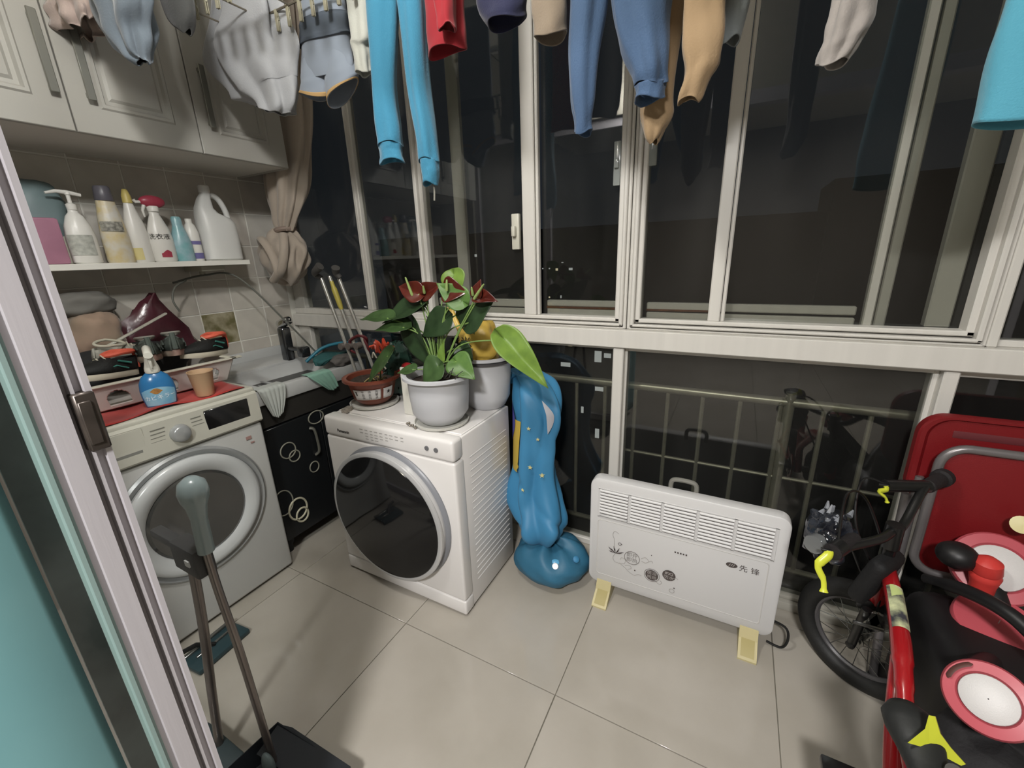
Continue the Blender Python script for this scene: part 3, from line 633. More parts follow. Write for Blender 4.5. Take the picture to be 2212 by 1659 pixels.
for a in ((1.025, .50, .036, .036, ringm, .003), (1.050, .462, .026, .026, ringm, .003), (1.135, .365, .024, .026, ringm, .003), (.955, .27, .045, .06, ringm, .003), (1.015, .205, .045, .052, ringl, .0045), (1.03, .165, .030, .034, ringl, .0045), (1.19, .60, .04, .03, ringm, .003), (1.30, .50, .04, .05, ringm, .003), (1.26, .22, .02, .04, ringl, .0045)): ringp(*a)
b = B()
for x, y in ((-1.75, .96), (-1.75, 1.46), (-2.2, .96), (-2.2, 1.46)): b.lathe([(.02, 0), (.02, .03), (.028, .045), (.03, .075)], (x, y, 0), 16)
b.obj('feet', M('rubber', '#1b1b1b', .6), t)
# faucet
t = thing('faucet', 'dark chrome sink faucet with square spout at the back of the basin', 'faucet', (-2.08, 1.36, .80))
fc = M('chrome_dark', '#6d6f72', .16, metal=.9)
b = B(); b.box(-2.105, -2.055, 1.335, 1.385, .806, .985, .012, 3); b.obj('body', fc, t)
b = B(); b.box(-2.10, -1.93, 1.343, 1.377, .865, .885, .006, 2); b.box(-1.975, -1.925, 1.335, 1.385, .835, .890, .010, 2); b.obj('spout', fc, t)
b = B(); b.box(-2.11, -2.02, 1.337, 1.383, .988, 1.03, .014, 3, R=Matrix.Rotation(-.35, 3, 'Y')); b.obj('lever', M('chrome', '#c8c8c8', .12, metal=1), t)
# cloths on the sink edge
def drape(name, lab_, mat, y0, y1, top_in, hang, seed=0, taper=.75, skew=0, folds=3, xe=-1.70, ze=.803, group=None, dep=.006):
    b = B(); rnd = random.Random(seed); ph = rnd.uniform(0, 6)
    def fn(u, v):
        s_ = v*(top_in+hang); yc = (y0+y1)/2; 
        tt = max(0, (s_-top_in)/hang); k = 1-taper*tt**1.3
        y = yc+skew*tt+(u-.5)*(y1-y0)*k
        f = dep*math.sin(folds*2*PI*u+ph)*(0.3+tt)
        if s_ < top_in: return V(xe-(top_in-s_), y, ze+.003+abs(f)*.6)
        return V(xe+.007+abs(f)+.003*math.sin(4*tt), y, ze-(s_-top_in)*(1-.12*abs(u-.5)*2))
    b.grid(fn, 36, 30); return tag(b.obj(name, mat, solid=.002, ang=80), lab_, 'cloth', group)
drape('cleaning_cloth', 'sheer white wet cloth hanging off the sink front near the washer', M('cloth_white', '#b0b4af', .6, sheen=.2), .945, 1.065, .05, .135, 3, .6, .0, 3)
drape('cleaning_cloth', 'mint green cloth hanging off the sink front near the window', M('cloth_mint', '#86b09f', .8, sheen=.2), 1.18, 1.30, .04, .10, 6, .5, .06, 2)
t_ = garment('towel', [(-1.80, 1.33, .812, .02, .02), (-1.80, 1.36, .838, .05, .045), (-1.80, 1.40, .848, .06, .05), (-1.80, 1.44, .85, .06, .045), (-1.80, 1.48, .835, .02, .02)], M('teal_knit', '#2f5c5c', .85, bump=.5, bscale=150), folds=7, amp=.18, seed=4)
tag(t_, 'dark teal knitted cloth crumpled on the far rim of the sink', 'cloth')
softbag('sponge_cloth', 'grey crumpled rag in front of the teal knitted cloth', 'cloth', (-1.725, 1.405, .828), (.035, .055, .028), M('rag_grey', '#5f5b58', .9, bump=.4, bscale=120), 31, .12)
b = B(); b.tube(smoothpts([(-1.86, 1.30, .83), (-1.83, 1.38, .885), (-1.76, 1.44, .905), (-1.68, 1.48, .90)], 8), .008, 10); tag(b.obj('hose', M('hose_teal', '#2a7186', .4)), 'short teal hose curving above the rag on the sink rim', 'hose')
# ================================================================ CURTAIN
t = thing('tied_curtain', 'beige curtain tied in a knot in the corner beside the wall cabinet', 'curtain', (-2.05, 1.47, 1.2))
cm = M('curtain_beige', '#a3978a', .75, sheen=.3, var=.03)
garment('hanging', [(-1.99, 1.50, 2.6, .22, .06), (-1.99, 1.50, 2.2, .20, .06), (-1.99, 1.49, 1.85, .165, .055), (-2.01, 1.47, 1.65, .135, .05), (-2.045, 1.46, 1.52, .085, .04), (-2.055, 1.455, 1.46, .048, .035)], cm, t, folds=9, amp=.20, seed=2, n=90)
b = B()
def kn(u, v):
    a, e = 2*PI*u, PI*(v-.5); q = math.cos(e)
    f = 1+.10*math.sin(5*a+4*e)+.07*math.sin(9*a-5*e+1)+.05*math.sin(13*a+2)
    return V(-2.09+.145*q*math.cos(a)*f*(1+.1*math.sin(e)), 1.45+.085*q*math.sin(a)*f, 1.335+.135*math.sin(e)+.015*math.sin(3*a))
b.grid(kn, 80, 26, cu=True); bmesh.ops.remove_doubles(b.bm, verts=b.bm.verts, dist=1e-4); b.obj('bundle', cm, t, ang=80)
b = B(); b.tube([V(-2.055+.05*math.cos(2*PI*i/20), 1.455+.042*math.sin(2*PI*i/20), 1.462+.006*math.cos(2*PI*i/20)) for i in range(20)], .012, 8, closed=True); b.obj('tie', M('curtain_tie', '#8a7a70', .7), t)
b = B(); b.tube(smoothpts([(-2.19, 1.41, 1.40), (-2.12, 1.365, 1.42), (-2.06, 1.36, 1.36), (-2.03, 1.36, 1.27), (-2.09, 1.365, 1.22)], 8), .022, 10, flat=.7); b.tube(smoothpts([(-2.0, 1.40, 1.44), (-1.97, 1.37, 1.37), (-2.0, 1.36, 1.28), (-2.06, 1.37, 1.24)], 8), .020, 10, flat=.7); b.obj('fold', cm, t)
# ================================================================ CRUTCHES
stl = M('steel_tube', '#e2e0da', .24, metal=.8)
def crutch(n, lab_, p0, p1, h, grip=None, sleeve=None):
    t = thing('walking_pole', lab_, 'pole', p0, 'steel poles leaning in the sink corner')
    b = B(); b.cyl(p0, p1, .0085, n=14); b.obj('tube', stl, t)
    b = B(); b.cyl(p0, V(*p0)+(V(*p1)-V(*p0)).normalized()*.03, .013, n=14); b.obj('rubber_tip', M('rubber', '#1b1b1b', .6), t)
    if grip: b = B(); b.tube(smoothpts(grip, 6), [.012+.008*(i/len(smoothpts(grip, 6))) for i in range(len(smoothpts(grip, 6)))], 12); b.obj('handle', M('grip_grey', '#4c4a48', .6), t)
    if sleeve:
        d = V(*p1)-V(*p0); b = B(); b.tube([V(*p0)+d*s_ for s_ in (sleeve[0], sleeve[0]+.02, sleeve[1]-.04, sleeve[1]-.03, sleeve[1])], [.008, .0125, .0135, .010, .008], 12); b.obj('yellow_sleeve', M('sleeve_yellow', '#b3a64e', .45), t)
crutch(1, 'steel pole with curved dark grey handle, leftmost of three beside the sink', (-1.448, 1.445, .0), (-1.800, 1.42, 1.228), 0, [(-1.800, 1.42, 1.228), (-1.825, 1.41, 1.246), (-1.80, 1.39, 1.258), (-1.765, 1.38, 1.272), (-1.745, 1.38, 1.285)])
crutch(2, 'steel pole with yellow sleeve near its top, middle of three beside the sink', (-1.392, 1.45, .0), (-1.740, 1.42, 1.236), 0, None, (.87, .99))
crutch(3, 'steel pole with rounded grey knob, rightmost of three beside the sink', (-1.290, 1.45, .0), (-1.677, 1.42, 1.226), 0, [(-1.668, 1.42, 1.228), (-1.68, 1.41, 1.25), (-1.665, 1.40, 1.275)])
b = B(); t = thing('pole_holder', 'red plastic clip holding the three steel poles together', 'clip', (-1.62, 1.44, .85))
b.tube(smoothpts([(-1.71, 1.45, .90), (-1.66, 1.42, .93), (-1.60, 1.42, .955), (-1.575, 1.44, .94), (-1.60, 1.46, .90)], 5), .008, 8); b.tube(smoothpts([(-1.665, 1.42, .925), (-1.67, 1.42, .88), (-1.63, 1.43, .86)], 5), .006, 8); b.tube(smoothpts([(-1.585, 1.43, .945), (-1.56, 1.43, .90), (-1.57, 1.44, .86)], 5), .006, 8); b.obj('clip_band', M('clip_red', '#5e2026', .4), t)
b = B(); b.bm.free()
for rx_, ry_, rz_ in ((-1.672, 1.405, .90), (-1.615, 1.405, .905), (-1.725, 1.405, .895)):
    b = B(); b.cyl((rx_, ry_, rz_), (rx_, ry_+.03, rz_), .017, n=16); b.obj('roller', M('roller_grey', '#6d6560', .5), t)
# ================================================================ DRYER
t = thing('tumble_dryer', 'white front loading dryer with black round door in the middle of the floor', 'dryer', (-1.08, 1.19, 0))
dw = M('dryer_white', '#dddad7', .22, spec=.5); dx0, dx1, dy0, dy1 = -1.390, -.770, 1.000, 1.392
b = B(); b.box(dx0, dx1, dy0+.045, dy1, .012, .722, .006, 2); b.obj('body', dw, t)
b = B(); b.box(dx0-.002, dx1+.002, dy0, dy0+.06, .648, .727, .012, 3); b.obj('control_fascia', dw, t)
b = B(); b.box(dx0-.002, dx1+.002, dy0+.002, dy0+.06, .074, .6465, .010, 3); b.obj('front_panel', dw, t)
b = B(); b.box(dx0-.002, dx1+.002, dy0+.003, dy0+.06, .010, .0725, .008, 3); b.obj('kick_plate', dw, t)
b = B(); b.box(dx0+.008, dx1-.008, dy0+.07, dy1-.01, .7215, .7265, .002, 1); b.obj('top_plate', dw, t)
b = B()
for i in range(21):
    z = .105+.0262*i; b.tube([(dx1-.002, dy0+.085, z), (dx1-.0022, dy0+.10, z), (dx1-.0022, dy1-.035, z), (dx1-.002, dy1-.02, z)], [.001, .0038, .0038, .001], 8, flat=1)
b.obj('side_ribs', dw, t)
cx, cz = -1.080, .374
b = B(); b.lathe([(.274, 0), (.276, .006), (.270, .014), (.262, .016)], (cx, dy0+.002, cz), 80, (0, -1, 0), False); b.obj('door_recess', M('recess_grey', '#7d7f84', .35), t)
b = B(); b.lathe([(.262, .010), (.2625, .034), (.268, .040), (.267, .046), (.258, .050), (.252, .049)], (cx, dy0+.002, cz), 80, (0, -1, 0), False); b.obj('door_ring', M('door_silver', '#c6c6c6', .25, metal=.35), t)
b = B(); b.lathe([(.262, .012), (.262, .033)], (cx, dy0+.002, cz), 80, (0, -1, 0), False); b.obj('door_seal', M('seal_black', '#1e1e20', .5), t)
b = B(); b.lathe([(.254, .045), (.25, .051), (.20, .056), (.12, .059), (.001, .060)], (cx, dy0+.002, cz), 80, (0, -1, 0), False); b.obj('door_glass', M('black_glass', '#161617', .05, spec=.6), t)
for x in (-.877, -.838):
    b = B(); b.cyl((x, dy0+.002, .686), (x, dy0-.003, .686), .0085, n=24); b.obj('button', M('button_grey', '#6a6a6c', .4), t)
b = B(); text(b, 'Panasonic', .0165, lambda x, y: V(-1.285+x, dy0-.0006, .676+y), .0006); b.obj('brand_lettering', M('ink_black', '#26231f', .5), t)
b = B()
for r_, z in enumerate((.703, .690, .679, .668)):
    for k in range(9):
        if (r_, k) in ((2, 0), (2, 6), (2, 7), (2, 8), (3, 0), (3, 4), (3, 5), (3, 6), (3, 7), (3, 8)): continue
        x = -1.185+.0245*k; b.box(x-.008+.002*(k % 3), x+.008, dy0-.0008, dy0, z-.0018, z+.0014)
b.obj('printed_marks', M('ink_pale', '#a3a09c', .6), t, smooth=False)['kind'] = 'stuff'
b = B()
for x in (-1.35, -.81):
    for y in (1.06, 1.36): b.cyl((x, y, 0), (x, y, .02), .018, n=14)
b.obj('feet', M('rubber', '#1b1b1b', .6), t)
DZ = .7265
# ================================================================ POTS
potm = M('pot_white', '#bfc0c3', .38, var=.02)
def pot(name, lab_, c, r0, r1, h, mat, saucer=None, soil=True, group=None, lip=.008, bl_=.62):
    t = thing(name, lab_, 'pot', (c[0], c[1], DZ), group); z0 = DZ+(.012 if saucer else 0)
    b = B(); b.lathe([(r0-.012, 0), (r0, .010), (r0+(r1-r0)*bl_, h*.22), (r0+(r1-r0)*(bl_*.5+.5), h*.62), (r1-.005, h-.02), (r1, h-.014), (r1+lip, h-.012), (r1+lip, h-.002), (r1+lip-.005, h), (r1-.004, h-.002), (r1-.008, h-.02), (r0+(r1-r0)*.7-.006, h*.5), (.001, h*.5)], (c[0], c[1], z0), 56); b.obj('bowl', mat, t)
    if soil:
        b = B()
        def fs(u, v):
            rr_ = (r1-.014)*v; a = 2*PI*u; return V(c[0]+rr_*math.cos(a), c[1]+rr_*math.sin(a), z0+h*.82+.004*math.sin(23*u)*math.cos(17*v)+.003*math.sin(60*v+9*u))
        b.grid(fs, 36, 10, cu=True); b.obj('soil', M('soil', '#3b322b', .95, bump=.8, bscale=150, var=.4, scale=80), t)
    if saucer: b = B(); b.lathe([(saucer-.015, 0), (saucer-.004, .004), (saucer, .014), (saucer-.003, .014), (saucer-.008, .006), (.001, .006)], (c[0], c[1], DZ), 48); b.obj('saucer', M('saucer_white', '#c9c8c0', .35), t)
    return t, z0
P1 = (-.908, 1.132); P2 = (-.845, 1.352); P3 = (-1.300, 1.190)
pt1, z1 = pot('plant_pot', 'large white pot with green anthurium on the front right of dryer', P1, .080, .113, .178, potm, .100, lip=.012)
b = B(); b.lathe([(.001, 0), (.01, .004), (.001, .008)], (0, 0, 0), 6); b.bm.free()
pt2, z2 = pot('plant_pot', 'big white pot behind, holding a crumpled yellow bag', P2, .074, .104, .215, potm, None, True, lip=.010)
b = B(); b.lathe([(.104, .186), (.108, .188), (.108, .196), (.104, .198)], (P2[0], P2[1], DZ), 56, caps=False); b.obj('dark_rim_line', M('rim_dark', '#4a4849', .4), pt2)
brown = M('brown_plastic', '#7a4030', .32, var=.05, spec=.5)
pt3, z3 = pot('plant_pot', 'brown plastic pot with white lettered label on the left of dryer', P3, .068, .102, .112, brown, .100, True, lip=.014, bl_=.35)
b = B(); va = math.atan2(-P3[1], -P3[0])
def onpot(tx, zz, e=.0015):
    r = .068+(.102-.068)*(.35+.4*min(1, max(0, (zz-.025)/.045))) ; a = va+tx/.09; return V(P3[0]+(r+e)*math.cos(a), P3[1]+(r+e)*math.sin(a), z3+zz)
wl_ = M('label_white', '#d6d4d2', .45)
b.grid(lambda u, v: onpot(-.085+.112*u, .030+.044*v), 24, 4); b.obj('label', wl_, pt3, solid=.0008)
b = B(); b.grid(lambda u, v: onpot(.038+.045*u, .030+.044*v), 12, 4); b.obj('label', wl_, pt3, solid=.0008)
b = B()
for r_, row in enumerate(('不作为', '自主草', '作为点')):
    for k, ch in enumerate(row): text(b, ch, .0125, lambda x, y, k=k, r_=r_: onpot(-.042+.026*k+x, .0655-.0135*r_+y, .003), .0004)
text(b, '1', .022, lambda x, y: onpot(-.07+x, .058+y, .003), .002)
b.obj('printed_characters', ink, pt3)
b = B(); text(b, '★', .022, lambda x, y: onpot(.060+x, .055+y, .003)); b.obj('printed_mark', ink, pt3)
# ---- leaves
def leafmesh(b, base, tip, width, nrm, droop=.2, fold=.25, lobe=.28, notch=True, curl=0):
    base, tip = Vector(base), Vector(tip); d = tip-base; L = d.length; d.normalize(); n_ = Vector(nrm); n_ = (n_-d*n_.dot(d)).normalized(); s_ = d.cross(n_)
    def w_(u):
        if u < .12: return math.sqrt(max(0, 1-((.12-u)/(.12+lobe))**2))
        q = (u-.12)/.88; return max(.0, (1-q**1.7))*(1-.18*q)
    def fn(i, j):
        u = -lobe+(1+lobe)*i; v = 2*j-1
        k = w_(u); uu_ = u
        if u < 0: uu_ = u*min(1, abs(v)*1.6)
        x = d*(uu_*L)+s_*(v*k*width*.5)
        h = fold*abs(v)*k*width*.5-droop*L*max(0, u)**2+curl*L*(v*k)**2+.012*L*math.sin(9*u+3*v)
        return base+x+n_*h
    b.grid(fn, 22, 12)
lg = {k: M('leaf_'+k, a, .42, spec=.35, col2=c_, scale=30) for k, a, c_ in (('light', '#6f8b3c', '#617c36'), ('mid', '#3f5730', '#344a28'), ('dark', '#2a3d24', '#22331e'), ('young', '#56753a', '#4a6834'))}
pl = thing('anthurium', 'anthurium with glossy heart leaves and dark red flowers in the white pot', 'plant', (P1[0], P1[1], z1+.14))
stem = M('stem_green', '#6f8a4a', .45)
def toward(p): d = V(0, 0, 1.304)-Vector(p); d.normalize(); return d
def leaf(base, tip, w_, col, nrm=None, droop=.15, stemfrom=None, **k):
    b = B(); leafmesh(b, base, tip, w_, nrm or (toward(base)*.6+V(0, 0, .8)), droop, **k); o = b.obj('leaf', lg[col], pl, flipfix=False, ang=80, solid=.0008)
    s0 = Vector(stemfrom or (P1[0], P1[1], z1+.145)); bs = Vector(base)
    mid = (s0+bs)*.5+V((bs.x-s0.x)*-.15, 0, .25*abs(bs.z-s0.z)+.01)
    b = B(); b.tube(smoothpts([s0, mid, bs], 8), .0024, 6); b.obj('leaf_stem', stem, pl)
leaf((-.640, 1.15, 1.046), (-.490, 1.15, .903), .100, 'light', (.45, -1, .65), .06, fold=.55, lobe=.24)
leaf((-.872, 1.22, 1.245), (-.850, 1.20, 1.165), .095, 'light', (.1, -1, .3), .12, fold=.2)
leaf((-1.115, 1.13, 1.100), (-1.262, 1.13, 1.100), .075, 'mid', (0, -.6, 1), .10, fold=.4)
leaf((-.975, 1.15, 1.155), (-1.150, 1.13, 1.085), .120, 'dark', (.1, -.8, .9), .05, fold=.30)
leaf((-.985, 1.18, 1.150), (-1.09, 1.20, 1.150), .090, 'mid', (0, -.9, .7), .15)
leaf((-1.035, 1.12, 1.072), (-1.175, 1.11, 1.068), .075, 'mid', (0, -.6, .9), .12, fold=.35)
leaf((-1.02, 1.15, 1.070), (-.925, 1.11, .925), .130, 'dark', (-.5, -1, .3), .10, fold=.28)
leaf((-.862, 1.14, 1.105), (-.965, 1.12, 1.045), .105, 'dark', (.2, -1, .4), .15)
leaf((-.79, 1.14, 1.168), (-.875, 1.13, 1.222), .085, 'young', (.1, -1, .5), -.1, fold=.3)
leaf((-.775, 1.15, 1.095), (-.685, 1.15, 1.172), .090, 'dark', (0, -1, .2), .15)
leaf((-.80, 1.17, 1.13), (-.775, 1.17, 1.05), .07, 'mid', (0, -1, .2), .15)
leaf((-.870, 1.09, .952), (-.925, 1.06, .900), .105, 'mid', (0, -1, .5), .15)
leaf((-.812, 1.12, .965), (-.735, 1.10, .922), .095, 'young', (0, -1, .9), .15)
leaf((-.835, 1.18, 1.00), (-.79, 1.18, .955), .07, 'dark', (0, -1, .6), .15)
leaf((-.985, 1.09, .928), (-1.055, 1.08, .920), .060, 'mid', (0, -.5, 1), .15)
leaf((-.93, 1.16, .98), (-.955, 1.17, 1.03), .05, 'young', (0, -1, .3), .1)
leaf((-.885, 1.13, .96), (-.872, 1.13, 1.04), .035, 'light', (0, -1, .3), .1, lobe=.05)
fm = M('spathe_red', '#42150f', .25, spec=.5, col2='#552219', scale=18); sp = M('spadix_green', '#84985a', .5)
def flower(base, tip, w_, nrm, s0, s1):
    b = B(); leafmesh(b, base, tip, w_, nrm, .1, fold=.5); o = b.obj('flower', fm, pl, flipfix=False, ang=80, solid=.0008)
    b = B(); b.tube(smoothpts([s0, (V(*s0)+V(*s1))*.5, s1], 4), [.0045, .005, .005, .0048, .0045, .004, .0035, .003, .002], 8); b.obj('spadix', sp, o)
    b = B(); b.tube(smoothpts([(P1[0], P1[1], z1+.14), (V(P1[0], P1[1], z1+.14)+V(*base))*.5+V(0, .0, .02), base], 8), .0023, 6); b.obj('flower_stem', stem, o)
flower((-.965, 1.14, 1.188), (-1.05, 1.13, 1.215), .075, (-.1, -1, .4), (-.985, 1.13, 1.18), (-1.0, 1.12, 1.245))
flower((-.945, 1.15, 1.190), (-.875, 1.15, 1.222), .065, (.2, -1, .2), (-.94, 1.14, 1.19), (-.935, 1.13, 1.215))
flower((-.84, 1.14, 1.200), (-.77, 1.14, 1.195), .085, (0, -1, .3), (-.832, 1.12, 1.20), (-.828, 1.12, 1.236))
flower((-.735, 1.15, 1.185), (-.722, 1.15, 1.235), .045, (0, -1, .1), (-.735, 1.13, 1.175), (-.69, 1.12, 1.222))
flower((-.730, 1.15, 1.178), (-.658, 1.14, 1.172), .055, (0, -.8, .7), (-.745, 1.14, 1.185), (-.742, 1.13, 1.212))
wirem = M('wire_dark', '#3a3a36', .5)
b = B()
for p in ([(-.84, 1.08, .915), (-.81, 1.08, .945), (-.79, 1.08, .93), (-.77, 1.09, .945)], [(-.82, 1.08, .92), (-.80, 1.08, .955)], [(-.80, 1.08, .912), (-.785, 1.085, .935)]): b.tube(p, .0016, 6)
tag(b.obj('plant_wire', wirem), 'thin dark twisted wire stuck in the anthurium pot', 'wire')
# seedling in the brown pot
pl = thing('seedling', 'single drooping green leaf on pale roots in the brown pot', 'plant', (P3[0], P3[1], z3+.09))
leaf((-1.155, 1.15, .950), (-1.288, 1.13, .825), .085, 'mid', (-.5, -1, .5), .08, stemfrom=(-1.25, 1.19, z3+.09), fold=.25)
b = B()
for k in range(6):
    a = 1.1*k; b.tube(smoothpts([(-1.26, 1.18, z3+.088), (-1.26+.03*math.cos(a), 1.18+.03*math.sin(a), z3+.105), (-1.26+.055*math.cos(a+.4), 1.18+.05*math.sin(a+.4), z3+.09)], 6), .0022, 6)
b.obj('roots', M('root_pale', '#a99a62', .6), pl)
# ---- yellow bag in the rear pot
yb = softbag('yellow_bag', 'crumpled yellow plastic bag with black characters in the rear white pot', 'bag', (-.860, 1.340, .985), (.078, .072, .085), M('bag_yellow', '#c8a545', .4, col2='#d6b85c', scale=6, bump=.5, bscale=22, spec=.6), 41, .10)
b = B(); b.grid(lambda u, v: V(-.965+.055*u+.05*(1-v)-.02*v, 1.300+.01*math.sin(5*u)+.02*v, 1.0+.12*v-.03*u*v), 10, 14); fl_ = b.obj('bag_flap', MC['bag_yellow'], yb, solid=.002, ang=80)
b = B(); b.grid(lambda u, v: V(-.915+.07*u, 1.258-.02*math.sin(PI*u)+.01*math.sin(14*u), .945+.05*v*(1-.3*u)), 12, 6); b.obj('clear_corner', M('bag_white', '#aaa59b', .35, bump=.5, bscale=60), yb, solid=.001, ang=80)
b = B(); text(b, '只米', .038, lambda x, y: V(-.885+x, 1.252+.35*abs(x), 1.005+y-.1*x), .002); b.obj('printed_characters', ink, yb)
# ---- little tinsel tree with ornaments
t = thing('tinsel_tree', 'small dark green ornament tree with orange tinsel behind the brown pot', 'decoration', (-1.29, 1.335, DZ))
b = B(); rnd = random.Random(8)
b.lathe([(.03, 0), (.07, .02), (.075, .09), (.062, .15), (.05, .20), (.02, .235), (.001, .24)], (-1.285, 1.335, DZ), 20)
for v in b.bm.verts: v.co += V(rnd.uniform(-.006, .006), rnd.uniform(-.006, .006), rnd.uniform(-.004, .004))
for k in range(260):
    z = rnd.uniform(.02, .235); r = .075 if z < .12 else .075-(z-.12)*.45; a = rnd.uniform(0, 2*PI); p = V(-1.285+r*.9*math.cos(a), 1.335+r*.9*math.sin(a), DZ+z); d = V(math.cos(a), math.sin(a), rnd.uniform(-.6, .6))*rnd.uniform(.008, .02)
    b.tube([p, p+d], [.003, .0005], 4)
tr_ = b.obj('foliage', M('tinsel_green', '#1d3a30', .35, spec=.7, metal=.2, var=.3, scale=60), t, ang=20)
b = B()
b.tube(smoothpts([(-1.345+.008*i+.022*math.sin(i*2.3), 1.252-.010*math.cos(i*1.7), .955+.026*math.sin(i*2.9)) for i in range(16)], 5), .0055, 6)
b.tube([(-1.295, 1.27, .945), (-1.285, 1.265, .985), (-1.275, 1.27, .945)], .008, 8); b.obj('orange_tinsel', M('tinsel_orange', '#b8432c', .35), t)
b = B()
for x, z in ((-1.345, .915), (-1.30, .87), (-1.275, .80), (-1.285, .90)):
    b.tube(smoothpts([(x-.012, 1.262, z-.012), (x, 1.258, z+.012), (x+.012, 1.262, z-.012)], 4), .0032, 6)
b.obj('white_ornament', M('orn_white', '#cfcbbb', .4), t)
t = thing('gnome_ornament', 'little white figure ornament with red hat behind the big pot', 'decoration', (-1.195, 1.29, DZ))
b = B(); b.lathe([(.022, 0), (.024, .01), (.022, .09), (.018, .115), (.001, .12)], (-1.195, 1.29, DZ), 20); b.obj('body', M('orn_white', '#cfcbbb', .4), t)
b = B(); b.sph((-1.18, 1.275, DZ+.145), (.028, .022, .022)); b.sph((-1.215, 1.28, DZ+.125), (.022, .016, .010)); b.obj('hat', M('hat_red', '#b3242a', .5), t)
b = B(); b.cyl((-1.175, 1.26, DZ+.09), (-1.175, 1.26, DZ+.12), .017, n=16); b.obj('scarf', M('scarf_green', '#2c4a3c', .7), t)
b = B(); b.box(-1.095, -1.045, 1.14, 1.150, DZ, .915, .003, 1); tag(b.obj('white_card_box', M('card_white', '#c6c4ba', .45)), 'thin upright white plastic case at the left edge of the big pot', 'case')
b = B(); b.box(-1.165, -1.12, 1.215, 1.26, DZ, DZ+.075, .006, 2); tag(b.obj('small_grey_box', M('box_grey', '#74766f', .4)), 'small grey box between the brown pot and the big white pot', 'box')
# crystal clip on the top left corner, chain at saucer
b = B(); b.prism([(-.012, -.022), (.012, -.026), (.016, .0), (.010, .026), (-.014, .022)], .016, (-1.335, 1.075, DZ), (1, .2, 0), (-.2, 1, 0), .004); tag(b.obj('glass_trinket', M('trinket', '#9d968c', .1, metal=.4, var=.3, scale=120)), 'small clear brown trinket on the front left corner of the dryer', 'trinket')
b = B()
for k in range(7): b.sph((-1.008+.009*k, 1.058-.003*k+.003*(k % 2), DZ+.006+.004*math.sin(k*2)), .0052, 8, 6)
tag(b.obj('bead_chain', M('bead', '#8c857a', .25, metal=.6)), 'tiny bead chain beside the saucer at the dryer front edge', 'chain')
# ================================================================ BLUE INFLATABLE
t = thing('deflated_inflatable', 'deflated blue inflatable toy slumped on the floor against the dryer side', 'inflatable toy', (-.60, 1.36, 0))
ib = M('vinyl_blue', '#3a7ba3', .5, spec=.4, var=.06, scale=4, sheen=.05); ib2 = M('vinyl_blue_deep', '#30647f', .5, spec=.4, var=.08, scale=5)
b = B()
def base(u, v):
    a = 2*PI*u; e = PI*(v-.5); q = math.cos(e)
    f = 1+.03*math.sin(5*a+1)+.02*math.sin(9*a+3*e)+.03*abs(math.sin(4*a+6*e))*math.cos(e)
    z = .082+.082*math.sin(e)+(.012*math.sin(3*a+1)+.010*math.sin(7*a))*max(0, math.sin(e))
    return V(-.575+.155*q**.7*math.cos(a)*f, 1.365+.140*q**.7*math.sin(a)*f, max(.0, z))
b.grid(base, 56, 24, cu=True); bmesh.ops.remove_doubles(b.bm, verts=b.bm.verts, dist=1e-4); b.obj('weighted_base', ib2, t, ang=80)
rows = [(-.815, 1.455, .800, .030, .030), (-.755, 1.465, .85, .055, .045), (-.685, 1.45, .82, .075, .055), (-.655, 1.42, .72, .085, .062), (-.660, 1.41, .58, .080, .060), (-.658, 1.40, .44, .083, .062), (-.650, 1.38, .33, .105, .072), (-.625, 1.36, .25, .112, .080), (-.615, 1.35, .19, .080, .065), (-.615, 1.35, .155, .03, .03)]
garment('sleeve_body', rows, ib, t, folds=5, amp=.26, seed=12, n=84, m=80, twist=1.1, crease=.12)
b = B(); b.lathe([(.022, 0), (.026, .005), (.020, .010), (.010, .012)], (-.520, 1.275, .118), 24, (.25, -.75, .65)); b.obj('valve_ring', M('valve_blue', '#5aa0c8', .25), t)
b = B(); b.lathe([(.013, .006), (.013, .015), (.011, .018), (.001, .018)], (-.520, 1.275, .118), 24, (.25, -.75, .65)); b.obj('valve_cap', M('valve_white', '#d9d9d6', .3), t)
b = B(); b.lathe([(.012, 0), (.013, .012), (.008, .016), (.001, .016)], (-.455, 1.325, .135), 16, (.5, -.5, .7)); b.obj('air_valve', ib, t)
b = B(); cb_ = V(-.575, 1.365, .08); b.grid(lambda u, v: cb_+(base(.78+.12*u, .16+.12*v*math.sin(PI*u))-cb_)*1.012, 16, 6); b.obj('base_trim', M('trim_olive', '#6f7a3a', .4), t)
def surf(a, z, e=.002):
    """point on the sleeve front, a = sideways offset"""
    R = [r for r in rows if 1]; 
    for r0_, r1_ in zip(rows[2:], rows[3:]):
        if r1_[2] <= z <= r0_[2]:
            f_ = (z-r0_[2])/(r1_[2]-r0_[2]); c_ = [p+(q_-p)*f_ for p, q_ in zip(r0_, r1_)]; break
    else: c_ = rows[3]
    ang = -PI/2-.35+a; return V(c_[0]+(c_[3]*1.16+e)*math.cos(ang), c_[1]+(c_[4]*1.16+e)*math.sin(ang), z)
b = B()
for a, z, r in ((.35, .66, .009), (.75, .62, .008), (.45, .50, .010), (.95, .47, .012), (.15, .40, .008)):
    P_ = []
    for k in range(10):
        rr_ = r if k % 2 == 0 else r*.42; an_ = PI/2+k*PI/5; P_.append(surf(a+rr_*math.cos(an_)/.09, z+rr_*math.sin(an_), .004))
    vs = [b.bm.verts.new(p) for p in P_]; c0 = b.bm.verts.new(surf(a, z, .004))
    for k in range(10): b.bm.faces.new((c0, vs[k], vs[(k+1) % 10]))
b.obj('printed_star', M('star_yellow', '#c6bf86', .35), t)
